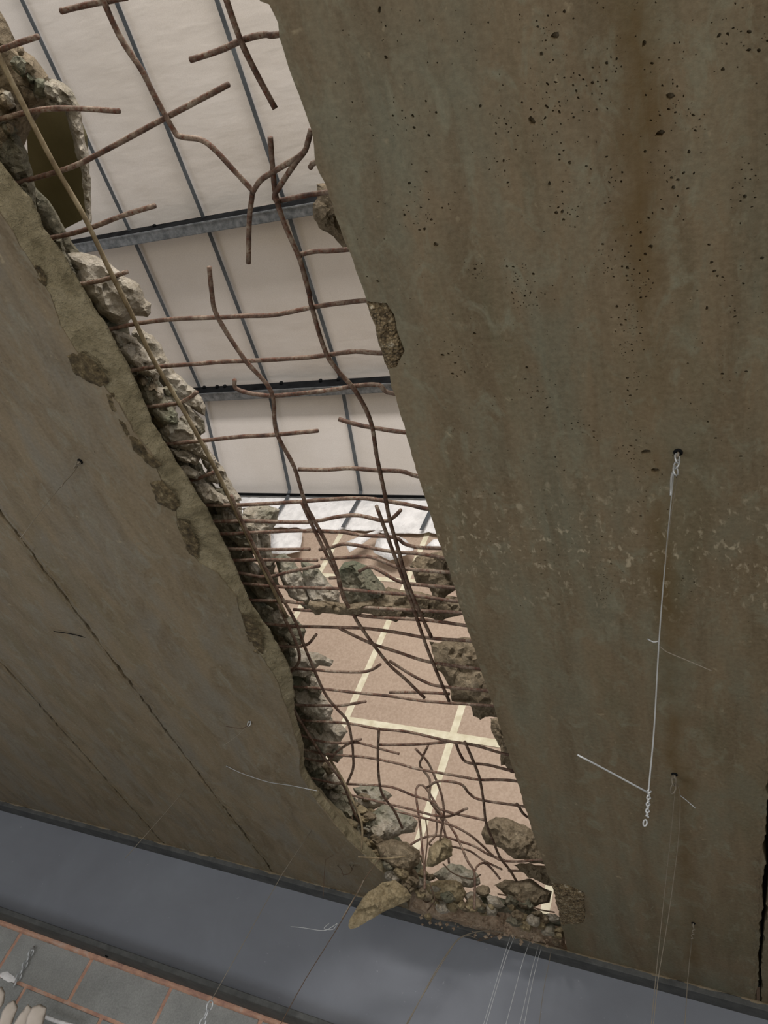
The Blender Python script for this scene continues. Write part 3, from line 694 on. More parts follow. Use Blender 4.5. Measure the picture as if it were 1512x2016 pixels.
# hanging white sheet at the head of the boarded wall, torn along the bottom
vs_, fs = [], []; nu, nv = 160, 24
for i in range(nu):
    x = -4.4+5.0*i/(nu-1); q = V((x*2.2, 0, 0)); zb = 3.285+0.045*noise.noise(q)+0.02*noise.noise(q*6)
    for j in range(nv):
        t = j/(nv-1); z = 3.62*(1-t)+zb*t
        vs_.append((x, 3.128-0.02*t*max(0, noise.noise(V((x*5, z*4, 3))))-0.014*abs(noise.noise(V((x*9, z*14, 3)))), z))
for i in range(nu-1):
    for j in range(nv-1): a = i*nv+j; fs.append((a, a+1, a+nv+1, a+nv))
o = mk('hanging_sheet', vs_, fs, M_SHEET); md = o.modifiers.new('s', 'SOLIDIFY'); md.thickness = 0.003; attach(o, uw)
def flap(px, ys_, mat, name='torn_flap'):
    pts = [onY(x, y, w_) for (x, y), w_ in zip(px, ys_)]; c = sum(pts, V())/len(pts)
    n = len(pts); vs_ = [c+V((0, -0.02, 0))]+pts; mids = [(c+p)/2+V((0, -0.015, 0.008*math.sin(i*2.3))) for i, p in enumerate(pts)]; vs_ += mids
    fs = []
    for i in range(n):
        j = (i+1) % n; fs += [(0, 1+n+i, 1+n+j), (1+n+i, 1+i, 1+j, 1+n+j)]
    o = mk(name, vs_, fs, mat); md = o.modifiers.new('s', 'SOLIDIFY'); md.thickness = 0.003; attach(o, uw)
flap([(533, 1050), (560, 1046), (596, 1044), (594, 1066), (590, 1086), (562, 1092), (534, 1090)], [3.10]*7, M_SHEET)
flap([(679, 1069), (705, 1058), (737, 1046), (756, 1044), (726, 1062), (698, 1082), (688, 1088)], [3.02, 3.04, 3.06, 3.1, 3.05, 3.0, 3.0], M_SHEET)
flap([(735, 1088), (742, 1062), (768, 1050), (798, 1062), (816, 1082), (802, 1092), (768, 1104)], [3.05]*7, M_SHEET)
flap([(836, 1078), (852, 1064), (872, 1062), (872, 1080)], [3.05]*4, M_SHEET)

def purlin(name, y, z, label, dark, lip):
    """cold-rolled channel: web towards the hole coloured near-black for its shade, pale flange below, small return lip"""
    r = empty(name, (-1.5, y, z)); tag(r, label, 'purlin', 'roof purlins')
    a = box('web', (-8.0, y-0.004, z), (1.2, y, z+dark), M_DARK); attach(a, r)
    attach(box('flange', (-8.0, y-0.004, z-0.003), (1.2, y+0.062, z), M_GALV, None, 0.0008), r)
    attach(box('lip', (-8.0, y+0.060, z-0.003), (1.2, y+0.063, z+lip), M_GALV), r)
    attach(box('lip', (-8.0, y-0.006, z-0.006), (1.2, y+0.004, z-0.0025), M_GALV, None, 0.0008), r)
    return r
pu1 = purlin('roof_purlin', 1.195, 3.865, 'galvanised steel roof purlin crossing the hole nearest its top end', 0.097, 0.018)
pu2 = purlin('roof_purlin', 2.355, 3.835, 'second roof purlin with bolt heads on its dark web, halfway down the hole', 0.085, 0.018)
for px, py in ((408, 757), (432, 757), (448, 755), (552, 757), (632, 749), (665, 750)):
    p = onY(px, py, 2.345); p.z = 3.90; attach(box('bolt_head', (p.x-0.011, 2.332, p.z-0.011), (p.x+0.011, 2.3508, p.z+0.011), M_DARK, None, 0.004), pu2)
p = onY(315, 436, 1.185); attach(box('bolt_head', (p.x-0.01, 1.176, 3.918), (p.x+0.01, 1.1905, 3.938), M_DARK, None, 0.004), pu1)
pu3 = empty('eaves_angle', (-1.5, 3.1, 3.6)); tag(pu3, 'thin galvanised steel angle where the sloping lining meets the white sheet', 'angle')
attach(box('upright', (-8.0, 3.106, 3.600), (1.2, 3.110, 3.632), M_GALV), pu3); attach(box('foot', (-8.0, 3.082, 3.600), (1.2, 3.106, 3.604), M_DARK), pu3)

names = ['leftmost thin grey steel strap under the white roof lining', 'second grey steel strap from the left under the white roof lining', 'third grey steel strap from the left, behind the broken bars under the lining', 'rightmost grey steel strap, showing only beside the right-hand plank under the eaves angle']
for k, (x, lb) in enumerate(zip((-3.62, -3.035, -2.455, -1.89), names)):
    r = empty('lining_strap', (x, 1.2, 3.94)); tag(r, lb, 'strap', 'steel straps of the roof lining')
    prof = [(-2.5, 3.946), (1.2, 3.944), (2.36, 3.922), (3.08, 3.640), (3.105, 3.58), (3.098, 3.285)]
    xo = [0.06, 0.0, -0.03, 0, 0, 0]; wd = 0.0125; vs_, fs = [], []
    for i, ((y, z), dx) in enumerate(zip(prof, xo)):
        a = V((0, prof[max(i-1, 0)][0], prof[max(i-1, 0)][1])); b = V((0, prof[min(i+1, 5)][0], prof[min(i+1, 5)][1])); t = (b-a).normalized(); nn = V((0, t.z, -t.y))
        for sx, sn in ((-1, 0), (1, 0), (1, 1), (-1, 1)): vs_.append(V((x+dx+sx*wd, y, z))-nn*(-0.004)*sn)
    for i in range(5):
        for q in range(4): a = i*4+q; b = i*4+(q+1) % 4; fs.append((a, b, b+4, a+4))
    fs += [(3, 2, 1, 0), (20, 21, 22, 23)]
    o = mk('band', vs_, fs, M_STRAP, None, False); fix_normals(o); attach(o, r)

# ================================================================ reinforcing mesh
ZC, ZM = 1.146, 1.137
def bars(root, lists, z, r, mat):
    for px in lists:
        zz = z+random.uniform(-0.002, 0.002)
        pts = [onZ(x, y, zz+0.004*noise.noise(V((x*.02, y*.02, z)))) for x, y in px]
        if z == ZC:         # bars that reach the concrete run on into it
            if pts[-1].x > -0.665: pts.append(pts[-1]+V((0.16, 0.004, 0.002)))
            if pts[0].x < -1.13: pts.insert(0, pts[0]+V((-0.16, 0, 0.004)))
        attach(tube('bar', pts, r, mat, None, 8, 5, 0.10), root)
m1 = empty('reinforcing_mesh', (-0.9, 0.5, 1.15)); tag(m1, 'bent rusty steel mesh sheet spanning the wide upper end of the hole, ends cut short', 'steel mesh', 'steel mesh sheets')
m2 = empty('reinforcing_mesh', (-0.9, 1.8, 1.15)); tag(m2, 'closely lapped rusty steel mesh sheet in the narrow lower end of the hole', 'steel mesh', 'steel mesh sheets')
long1 = [
 [(-60, -5), (-10, 95), (50, 215), (110, 330), (165, 425), (215, 530), (260, 620), (300, 705), (345, 780), (385, 850), (430, 935), (479, 1039), (522, 1129), (565, 1215)],
 [(412, 525), (417, 575), (428, 623), (481, 707), (534, 771), (544, 850), (579, 919), (600, 988), (617, 1022), (642, 1069), (664, 1125), (668, 1151), (685, 1194)],
 [(190, -30), (235, 70), (280, 140), (305, 190), (343, 258), (356, 269), (395, 275), (422, 294), (460, 335), (494, 372), (497, 380), (491, 430), (489, 518)],
 [(497, 380), (512, 356), (535, 340), (575, 316), (598, 300), (606, 280), (612, 255)],
 [(598, 300), (575, 330), (550, 368), (540, 386), (546, 398)],
 [(532, 270), (536, 320), (543, 385), (560, 440), (590, 510), (608, 575), (614, 605), (640, 690), (665, 730), (700, 770), (730, 830), (742, 900), (755, 960), (767, 1022), (784, 1082), (801, 1142), (823, 1198), (849, 1254)],
 [(590, 508), (600, 545), (610, 580)],
 [(436, -30), (470, 70), (500, 135), (542, 214)]]
cross1 = [
 [(120, 22), (170, 10), (250, -6)], [(-40, 110), (0, 98), (35, 85), (75, 72)], [(375, 118), (430, 100), (480, 78), (520, 68), (556, 66)],
 [(-20, 240), (50, 222), (100, 214), (160, 214), (235, 219)], [(40, 358), (100, 342), (150, 325), (200, 300), (320, 235), (450, 166)], [(90, 470), (160, 455), (240, 425), (305, 405)],
 [(546, 396), (600, 385), (660, 376)], [(610, 330), (636, 316)], [(140, 562), (200, 552), (250, 535)], [(592, 501), (620, 495), (676, 492)],
 [(195, 652), (270, 637), (345, 628), (430, 625), (480, 622), (540, 620), (610, 606), (660, 598), (735, 590)], [(235, 732), (310, 722), (380, 717), (440, 712), (500, 710), (600, 704), (650, 698), (700, 692), (765, 695)],
 [(280, 801), (345, 795), (368, 786), (388, 772)], [(462, 747), (464, 764), (491, 774), (534, 779), (576, 776), (650, 768), (698, 760), (745, 758), (778, 775)],
 [(320, 874), (395, 868), (470, 860), (540, 856), (626, 848)], [(667, 825), (700, 835), (735, 842), (815, 852)], [(370, 946), (420, 930)],
 [(588, 924), (640, 925), (690, 922), (740, 926), (790, 928), (840, 940)], [(390, 994), (479, 994), (599, 987), (651, 983), (715, 981), (763, 987), (806, 994), (855, 1003)],
 [(412, 1026), (500, 1026), (604, 1028), (668, 1017), (707, 1015), (758, 1026), (775, 1018), (789, 1004)], [(440, 1103), (522, 1102), (625, 1103)]]
long2 = [
 [(455, 975), (479, 1032), (535, 1142), (582, 1224), (599, 1271), (637, 1360), (661, 1393), (684, 1420), (693, 1462), (695, 1485), (695, 1513), (684, 1541)],
 [(593, 987), (617, 1039), (651, 1108), (668, 1142), (675, 1175), (690, 1200), (715, 1241), (763, 1305), (797, 1336), (836, 1374)],
 [(741, 996), (780, 1103), (814, 1198), (844, 1284), (884, 1380)],
 [(746, 1434), (744, 1485), (746, 1531), (753, 1564), (776, 1596), (792, 1630)],
 [(915, 1460), (934, 1504), (945, 1536), (952, 1578), (957, 1619), (971, 1656), (985, 1689), (1003, 1712), (1017, 1735)],
 [(568, 1379), (600, 1434), (633, 1485), (674, 1541), (698, 1601), (721, 1643)],
 [(548, 1190), (590, 1290), (566, 1330)]]
cross2 = [
 [(425, 1051), (531, 1047), (591, 1045), (668, 1047), (715, 1054), (776, 1058), (797, 1071), (827, 1078), (880, 1080)], [(440, 1080), (522, 1082), (610, 1081)],
 [(629, 1082), (651, 1078), (677, 1071), (711, 1075), (771, 1086), (823, 1090), (890, 1100)], [(632, 1100), (677, 1098), (724, 1096), (754, 1105), (780, 1116), (806, 1121), (900, 1128)],
 [(465, 1127), (522, 1136), (573, 1125), (629, 1114)], [(707, 1125), (728, 1116), (750, 1125), (784, 1144), (823, 1151), (905, 1158)], [(649, 1138), (664, 1137)],
 [(545, 1155), (608, 1157), (664, 1159), (720, 1164), (814, 1172), (915, 1186)], [(485, 1181), (543, 1183), (591, 1187), (651, 1191), (737, 1197), (823, 1202), (920, 1207)],
 [(578, 1200), (625, 1203), (677, 1207), (737, 1215), (810, 1219), (866, 1224), (930, 1233)], [(508, 1226), (574, 1233), (625, 1234), (715, 1237), (780, 1245), (844, 1256), (940, 1263)],
 [(668, 1237), (707, 1256), (737, 1269), (784, 1284), (844, 1303), (945, 1317)], [(540, 1271), (599, 1271), (623, 1249)], [(560, 1315), (612, 1318), (660, 1322), (711, 1323), (733, 1318), (749, 1308)],
 [(767, 1301), (801, 1323), (836, 1342), (866, 1351), (968, 1361)], [(560, 1350), (625, 1355), (694, 1363), (763, 1370), (844, 1381), (970, 1390)], [(767, 1363), (823, 1363), (885, 1366)],
 [(575, 1387), (642, 1389), (672, 1389), (720, 1381)], [(585, 1417), (684, 1424), (744, 1435), (804, 1441), (887, 1460), (934, 1467), (1005, 1487)], [(585, 1445), (619, 1457), (674, 1463), (711, 1455)],
 [(640, 1484), (721, 1491), (786, 1504), (823, 1514), (897, 1527), (943, 1535), (980, 1535), (1025, 1539)], [(637, 1499), (665, 1478), (693, 1462), (721, 1466), (748, 1474), (786, 1484)],
 [(748, 1466), (795, 1466), (846, 1464), (883, 1460)], [(897, 1462), (906, 1485), (920, 1501), (961, 1506), (1015, 1519)],
 [(655, 1541), (721, 1545), (772, 1550), (813, 1566), (850, 1578), (874, 1596), (957, 1615)], [(841, 1550), (864, 1538), (906, 1543), (924, 1562), (948, 1575), (1040, 1589)],
 [(753, 1580), (804, 1592), (874, 1608), (920, 1591)], [(776, 1596), (832, 1610), (887, 1624), (924, 1643), (948, 1663), (980, 1691), (1017, 1696), (1080, 1694)],
 [(1017, 1582), (1046, 1612)]]
bars(m1, long1[:1], ZM, 0.0046, M_BARD); bars(m1, long1[1:], ZM, 0.0046, M_BAR); bars(m1, cross1, ZC, 0.0046, M_BAR)
bars(m2, long2, ZM, 0.0044, M_BAR); bars(m2, cross2, ZC, 0.0043, M_BAR)
# loose bent bars at the beam end
def loose(name, px, y0, y1, r, mat, label, cat, zlim=None):
    n = len(px); pts = [onY(x, y, y0+(y1-y0)*i/(n-1)) for i, (x, y) in enumerate(px)]
    c = pts[0]; o = tube(name, [p-c for p in pts], r, mat, None, 8, 5, 0.08); o.location = c; tag(o, label, cat, 'loose bent bars at the beam end'); return o
loose('bent_bar', [(836, 1750), (836, 1717), (831, 1670), (827, 1624), (820, 1575), (819, 1556), (825, 1546), (836, 1549), (850, 1569), (874, 1610), (897, 1643), (920, 1694), (934, 1721), (934, 1790)], 2.42, 2.62, 0.0042, M_BAR, 'hairpin-shaped rusty bar looping up over the rubble at the lower end of the hole', 'steel bar')
loose('bent_bar', [(843, 1467), (832, 1490), (827, 1508), (846, 1535), (846, 1573), (860, 1596), (869, 1612), (880, 1660), (884, 1700)], 2.2, 2.55, 0.0042, M_BAR, 'kinked rusty bar hanging from a cross bar just left of the right tape line', 'steel bar')
loose('bent_bar', [(818, 1474), (841, 1499), (855, 1527), (869, 1564), (874, 1600), (868, 1640), (866, 1662)], 2.15, 2.5, 0.0040, M_BAR, 'curved rusty bar with a free tip pointing up left of the kinked bar', 'steel bar')
loose('bent_bar', [(858, 1596), (860, 1625), (857, 1645), (845, 1660), (850, 1664)], 2.45, 2.5, 0.0035, M_BAR, 'short hooked bar end dangling above the small rounded concrete lump', 'steel bar')
loose('bent_bar', [(800, 1668), (832, 1650), (864, 1645), (897, 1654), (934, 1666), (961, 1682), (994, 1694)], 2.62, 2.72, 0.0042, M_BAR, 'arched rusty bar running right across the rubble heap below the fan-shaped chunk', 'steel bar')
loose('bent_bar', [(887, 1666), (924, 1675), (952, 1694), (989, 1712)], 2.7, 2.75, 0.0040, M_BAR, 'nearly straight short bar sloping down right under the arched bar', 'steel bar')
loose('bent_bar', [(934, 1716), (940, 1705), (952, 1699), (966, 1708), (985, 1731)], 2.72, 2.76, 0.0040, M_BAR, 'small crook-shaped bar end left of the brown flat chunk by the right plank', 'steel bar')
loose('bent_bar', [(1000, 1714), (1040, 1716), (1066, 1728), (1100, 1740)], 2.75, 2.82, 0.0038, M_BAR, 'thin bar running into the right plank just above its spalled corner', 'steel bar')
loose('bent_bar', [(660, 1640), (690, 1650), (715, 1672), (745, 1676), (800, 1676), (826, 1684), (832, 1698)], 2.5, 2.66, 0.0036, M_BARD, 'thin grey bar curving out of the left plank edge over the heap', 'steel bar')
loose('bent_bar', [(705, 1687), (735, 1689), (762, 1690), (800, 1686)], 2.45, 2.55, 0.003, M_BARD, 'short straight thin bar poking from the left plank above the ochre wedge', 'steel bar')
loose('bent_bar', [(640, 1480), (672, 1530), (692, 1570), (712, 1620), (712, 1672)], 2.2, 2.45, 0.004, M_BARD, 'dusty bar hanging down inside the dark joint beside the left plank end', 'steel bar')

for k, (px, lb) in enumerate([
    ([(600, 1455), (640, 1500), (668, 1550), (690, 1600), (706, 1660)], 'thin wire following the dark joint down from the left plank corner'),
    ([(836, 1730), (838, 1690), (842, 1650), (838, 1612)], 'thin upright wire beside the hairpin-shaped bar'),
    ([(846, 1740), (856, 1770), (848, 1784), (842, 1792)], 'thin wire dropping from the oblong lump to the mortar bed'),
    ([(872, 1700), (890, 1718), (915, 1728), (932, 1730), (946, 1722)], 'thin wire bowed behind the pale sharp lump'),
    ([(810, 1738), (826, 1762), (838, 1776), (850, 1772)], 'thin wire curling out beside the ochre wedge'),
    ([(980, 1760), (1000, 1764), (1030, 1776), (1060, 1790), (1092, 1796)], 'thin wire lying along the dark brown lump by the right plank')]):
    loose('bent_wire', px, 2.45+0.05*k, 2.55+0.05*k, 0.0024, M_WIREB, lb, 'wire')
# ================================================================ loose concrete lumps
def chunk(px, depth, th, mat, label, **k):
    px = under_right(px, 30)
    o = rock('concrete_chunk', px, depth, th, mat, None, **k); tag(o, label, 'concrete chunk', 'loose concrete chunks in the hole'); return o
chunk([(536, 1096), (560, 1090), (580, 1106), (598, 1130), (606, 1160), (612, 1190), (605, 1204), (590, 1188), (570, 1172), (552, 1140)], ('z', 1.2), 0.06, M_RUB, 'pale leftmost lump of the ledge lying across the mesh', step=4.5)
chunk([(592, 1102), (618, 1110), (634, 1128), (652, 1150), (672, 1166), (668, 1190), (652, 1200), (630, 1196), (610, 1180), (600, 1150)], ('z', 1.21), 0.06, M_RUB, 'second lump from the left on the mesh ledge, ribbed and grey', step=4.5)
chunk([(664, 1124), (678, 1108), (700, 1104), (724, 1114), (742, 1138), (766, 1166), (760, 1182), (724, 1194), (686, 1190), (668, 1160)], ('z', 1.21), 0.06, M_RUBG, 'rounded greenish grey lump standing up in the middle of the mesh ledge', step=4.5)
chunk([(596, 1184), (640, 1182), (680, 1188), (740, 1176), (764, 1158), (800, 1164), (850, 1170), (905, 1178), (914, 1208), (890, 1214), (862, 1224), (842, 1216), (800, 1214), (780, 1224), (744, 1216), (728, 1206), (690, 1212), (640, 1206), (622, 1210)], ('z', 1.18), 0.05, M_RUBB, 'long low brown slab of rubble forming the front of the mesh ledge', step=6)
chunk([(805, 1112), (822, 1096), (850, 1088), (872, 1084), (882, 1108), (886, 1150), (878, 1172), (868, 1188), (856, 1180), (846, 1156), (818, 1148)], ('z', 1.22), 0.06, M_RUBB, 'brown blocky lump at the right end of the mesh ledge against the right plank', step=4.5)
chunk([(695, 1552), (722, 1546), (748, 1546), (772, 1566), (752, 1588), (724, 1600), (702, 1590), (706, 1570)], ('y', 2.6), 0.07, M_RUB, 'pale flat-topped lump highest on the left of the rubble heap', step=4.5)
chunk([(728, 1602), (756, 1582), (784, 1592), (812, 1602), (822, 1618), (818, 1640), (790, 1642), (772, 1652), (745, 1656), (726, 1642), (720, 1620)], ('y', 2.62), 0.09, M_RUB, 'large grey rounded lump in the heap under the flat-topped one', step=4.5)
chunk([(738, 1660), (770, 1652), (800, 1657), (828, 1676), (826, 1700), (806, 1716), (778, 1712), (758, 1700), (746, 1682)], ('y', 2.6), 0.08, M_RUBB, 'brown angular lump left of the small rounded lump tangled in bars', step=4.5)
chunk([(844, 1668), (860, 1656), (876, 1650), (888, 1656), (890, 1684), (872, 1698), (852, 1708), (838, 1706), (842, 1686)], ('y', 2.5), 0.05, M_RUBO, 'small rounded ochre lump caught between the hanging bars', step=4)
chunk([(838, 1742), (862, 1732), (892, 1733), (908, 1738), (918, 1756), (912, 1774), (888, 1778), (858, 1766), (844, 1760)], ('y', 2.68), 0.07, M_RUBO, 'smooth oblong lump resting low in the heap right of the ochre wedge', step=4)
chunk([(690, 1830), (685, 1824), (688, 1808), (706, 1780), (726, 1756), (752, 1738), (777, 1732), (800, 1750), (811, 1764), (803, 1774), (776, 1787), (753, 1797), (731, 1809), (704, 1826)], ('y', 2.5), 0.022, M_RUBO, 'ochre wedge of concrete dangling in front of the blue-grey beam', step=4, angular=1.3, rough=0.8, ragamp=0.5)
chunk([(852, 1722), (884, 1700), (914, 1704), (940, 1722), (946, 1740), (926, 1750), (892, 1742), (868, 1736)], ('y', 2.72), 0.06, M_RUB, 'pale sharp lump wedged behind the oblong lump in the heap', step=4)
chunk([(970, 1742), (994, 1732), (1022, 1736), (1042, 1732), (1066, 1744), (1086, 1754), (1082, 1776), (1050, 1786), (1022, 1780), (1000, 1764)], ('y', 2.78), 0.07, M_RUBB, 'dark brown lump in the heap nearest the spalled corner of the right plank', step=4)
chunk([(948, 1642), (954, 1622), (976, 1608), (1006, 1612), (1030, 1624), (1046, 1644), (1062, 1668), (1078, 1702), (1048, 1698), (1010, 1688), (984, 1668), (958, 1662)], ('y', 2.62), 0.07, M_RUBB, 'fan-shaped layered chunk sticking out beside the right plank low in the hole', step=4.5)
chunk([(1008, 1702), (1040, 1700), (1076, 1706), (1100, 1750), (1072, 1742), (1040, 1726)], ('y', 2.74), 0.05, M_RUBB, 'thin brown chunk tucked under the fan-shaped chunk', step=4)
chunk([(760, 1712), (790, 1716), (816, 1712), (830, 1735), (822, 1756), (800, 1742), (778, 1732), (762, 1735)], ('y', 2.72), 0.06, M_RUBB, 'dark small lump at the root of the dangling ochre wedge', step=4)
chunk([(700, 1640), (725, 1650), (742, 1680), (756, 1706), (740, 1716), (716, 1690), (704, 1664)], ('y', 2.66), 0.05, M_RUBG, 'greenish dark lump jammed against the left plank end', step=4)
chunk([(936, 1766), (958, 1756), (985, 1768), (1020, 1778), (1060, 1792), (1098, 1806), (1112, 1826), (1080, 1822), (1030, 1804), (980, 1796), (948, 1784)], ('y', 2.82), 0.05, M_RUBG, 'long grey cracked slab lying along the back of the mortar bed', step=4)
# crumbled bed of rubble on the beam: continuous broken mass
rock('rubble_bed', [(640, 1500), (664, 1520), (690, 1560), (730, 1606), (776, 1640), (826, 1690), (846, 1735), (880, 1775), (840, 1790), (800, 1765), (745, 1706), (700, 1655), (650, 1600), (620, 1545)], ('y', 2.74), 0.07, M_RUBG, ceil, step=5, rough=1.0)
bed = rock('rubble_bed', [(806, 1792), (812, 1752), (818, 1730), (850, 1750), (880, 1782), (916, 1780), (940, 1762), (966, 1770), (1020, 1788), (1072, 1812), (1106, 1824), (1120, 1878), (1078, 1868), (1020, 1850), (960, 1836), (890, 1816), (846, 1806)], ('y', 2.86), 0.09, M_RUBT, ceil, step=5, rough=0.8)
for i in range(120):
    t = random.random()**1.25; path = [(690, 1560), (722, 1630), (752, 1690), (805, 1745), (880, 1775), (960, 1785), (1040, 1800), (1105, 1840)]
    q = resample([V((x, y, 0)) for x, y in path], 101)[int(t*100)]; sp = 26 if t < 0.35 else 17
    x, y = q.x+random.gauss(0, sp*0.8), q.y+random.gauss(0, sp*0.7)
    if t < 0.35: x = max(x, 640+(y-1560)*0.75)
    rock('rubble_piece', blob(x, y, random.uniform(6, 15), 1.4, 0.35), ('y', 2.55+0.26*t+random.uniform(-0.03, 0.03)), 0.05, random.choice((M_RUB, M_RUBB, M_RUBB, M_RUBO, M_RUBG)), ceil, step=3.6)
# gravel crumbs on the bed
G = []; GF = []
for i in range(90):
    x = random.uniform(820, 1105); y = 1792+(x-820)*0.2+random.uniform(-16, 26); c = onY(x, y, 2.822); s = random.uniform(0.003, 0.009); b0 = len(G)
    for d in ((1, 0, 0), (-1, 0, 0), (0, 1, 0), (0, -1, 0), (0, 0, 1), (0, 0, -1)): G.append(c+V(d)*s*random.uniform(0.6, 1.3))
    for a, b_, c_ in ((0, 2, 4), (2, 1, 4), (1, 3, 4), (3, 0, 4), (2, 0, 5), (1, 2, 5), (3, 1, 5), (0, 3, 5)): GF.append((b0+a, b0+b_, b0+c_))
o = mk('gravel_crumbs', G, GF, M_RUBT, None, False); tag(o, 'crumbs of gravel on the broken mortar bed above the beam', 'gravel', kind='stuff')

# ================================================================ hanger wires
def chain_links(par, p, d, n, rx, r, mat):
    """alternate oval links from p along d"""
    d = V(d).normalized(); s1 = d.orthogonal().normalized(); s2 = d.cross(s1)
    for i in range(n):
        c = V(p)+d*(i+0.5)*rx*2.5; o = ring('chain_link', c, s1 if i % 2 else (s2+s1*0.3), rx, r, mat, None, d, 1.55); attach(o, par)
def twist(name, par, a, b, r, rad, turns, mat):
    a, b = V(a), V(b); d = (b-a).normalized(); u = d.orthogonal().normalized(); w_ = d.cross(u)
    pts = [a.lerp(b, i/(turns*8))+(u*math.cos(i*math.pi/4)+w_*math.sin(i*math.pi/4))*rad for i in range(turns*8+1)]
    attach(tube(name, pts, r, mat, None, 6, 1), par)
DN = V((0, 0, -1))
def anchor(par, p, mat=M_WIRED, s=1.0):
    attach(ring('anchor_plate', V((p.x, p.y, H-0.001)), (0, 0, 1), 0.0045*s, 0.0026*s, M_DARK), par)
    attach(tube('anchor_pin', [V((p.x, p.y, H+0.01)), V((p.x, p.y, H-0.012*s))], 0.0025*s, mat, None, 6, 1), par)

p = onZ(1335, 890, H); h = empty('hanger_wire', p); tag(h, 'longest bright hanger wire on the right plank, ending in a twisted eye', 'wire', 'hanger wires under the slab')
anchor(h, p); chain_links(h, p+V((0, 0, -0.008)), DN, 3, 0.006, 0.0014, M_WIRE)
y1 = p.y
a = onY(1327, 925, y1); b = onY(1321, 975, y1); attach(tube('clip', [a, onY(1322, 940, y1), b], 0.0018, M_WIRE, None, 6, 3), h)
yl = y1-0.02
attach(tube('wire', [a, onY(1316, 1040, y1-0.005), onY(1305, 1160, yl), onY(1297, 1270, yl), onY(1288, 1430, yl), onY(1280, 1520, yl), onY(1276, 1562, yl)], 0.00085, M_WIRE, None, 6, 3), h)
attach(tube('wire', [onY(1334, 935, y1), onY(1322, 1010, y1-0.004), onY(1309, 1110, yl)], 0.0006, M_WIRED, None, 6, 2), h)
t0, t1 = onY(1277, 1556, yl), onY(1273, 1608, yl); twist('twisted_end', h, t0, t1, 0.0009, 0.0010, 4, M_WIRE); twist('twisted_end', h, t0+V((0.001, 0, 0)), t1+V((0.001, 0, 0)), 0.0009, -0.0010, 4, M_WIRE)
attach(ring('eye', onY(1270, 1620, yl), (0.2, 1, 0), 0.0017, 0.0009, M_WIRE, None, (0, 0, 1), 1.9), h)
attach(tube('wire_tail', [onY(1137, 1486, yl-0.05), onY(1205, 1522, yl-0.02), onY(1275, 1560, yl)], 0.0010, M_WIRE, None, 6, 2), h)
attach(tube('wire_tail', [onY(1275, 1258, yl), onY(1287, 1264, yl), onY(1297, 1262, yl)], 0.0008, M_WIRE, None, 6, 3), h)
attach(tube('wire_tail', [onY(1297, 1270, yl), onY(1312, 1283, yl), onY(1360, 1303, yl), onY(1401, 1321, yl)], 0.0006, M_WIRED, None, 6, 2), h)

p = onZ(1328, 1524, H); h = empty('hanger_wire', p); tag(h, 'thin double hanger wire below the long one on the right plank', 'wire', 'hanger wires under the slab')
anchor(h, p, s=1.0); chain_links(h, p+V((0, 0, -0.006)), DN, 2, 0.008, 0.0018, M_WIRED)
y1 = p.y
attach(tube('wire', [onY(1334, 1545, y1), onY(1339, 1568, y1), onY(1336, 1650, y1-.01), onY(1318, 1790, y1-.02), onY(1300, 1900, y1-.03), onY(1294, 1942, y1-.03), onY(1284, 2040, y1-.03)], 0.0008, M_WIRED, None, 6, 3), h)
attach(tube('wire', [onY(1330, 1545, y1), onY(1322, 1630, y1), onY(1308, 1760, y1-.02), onY(1293, 1905, y1-.03), onY(1280, 2040, y1-.03)], 0.0007, M_WIRED, None, 6, 3), h)
attach(tube('wire_tail', [onY(1339, 1566, y1), onY(1352, 1576, y1), onY(1369, 1591, y1)], 0.0010, M_WIRE, None, 6, 2), h)

p = onZ(1365, 1817, H); h = empty('hanger_wire', p); tag(h, 'lowest hanger wire on the right plank near the beam, dull with a short twist', 'wire', 'hanger wires under the slab')
anchor(h, p, s=0.8); y1 = p.y; twist('twisted_end', h, onY(1367, 1824, y1), onY(1362, 1850, y1), 0.0014, 0.003, 3, M_WIRED)
attach(tube('wire', [onY(1362, 1848, y1), onY(1354, 1930, y1), onY(1347, 2040, y1)], 0.0011, M_WIRED, None, 6, 2), h)

p = onZ(158, 908, H); h = empty('hanger_wire', p); tag(h, 'hanger wire with a bright clip near the left border on the plank beside the hole', 'wire', 'hanger wires under the slab')
anchor(h, p); y1 = p.y; chain_links(h, p+V((0, 0, -0.002)), DN, 2, 0.004, 0.0012, M_WIRED)
attach(tube('clip', [onY(152, 918, y1), onY(140, 935, y1), onY(128, 947, y1), onY(121, 958, y1)], 0.0016, M_WIRED, None, 6, 3), h)
attach(tube('wire', [onY(124, 953, y1), onY(85, 1000, y1), onY(40, 1060, y1)], 0.0007, M_WIRED, None, 6, 2), h)
p = onZ(493, 1420, H); h = empty('hanger_wire', p); tag(h, 'short hook with small loose tails midway down the plank left of the hole', 'wire', 'hanger wires under the slab')
anchor(h, p, s=0.6); y1 = p.y; attach(ring('hook', p+V((0, 0, -0.008)), (0, 1, 0.3), 0.005, 0.0018, M_WIRE, None, (0, 0, 1), 1.5), h)
attach(tube('wire_tail', [onY(493, 1424, y1), onY(478, 1434, y1), onY(445, 1430, y1)], 0.0010, M_WIREB, None, 6, 2), h)
attach(tube('wire_tail', [onY(490, 1426, y1), onY(470, 1446, y1), onY(440, 1468, y1)], 0.0008, M_WIRED, None, 6, 2), h)

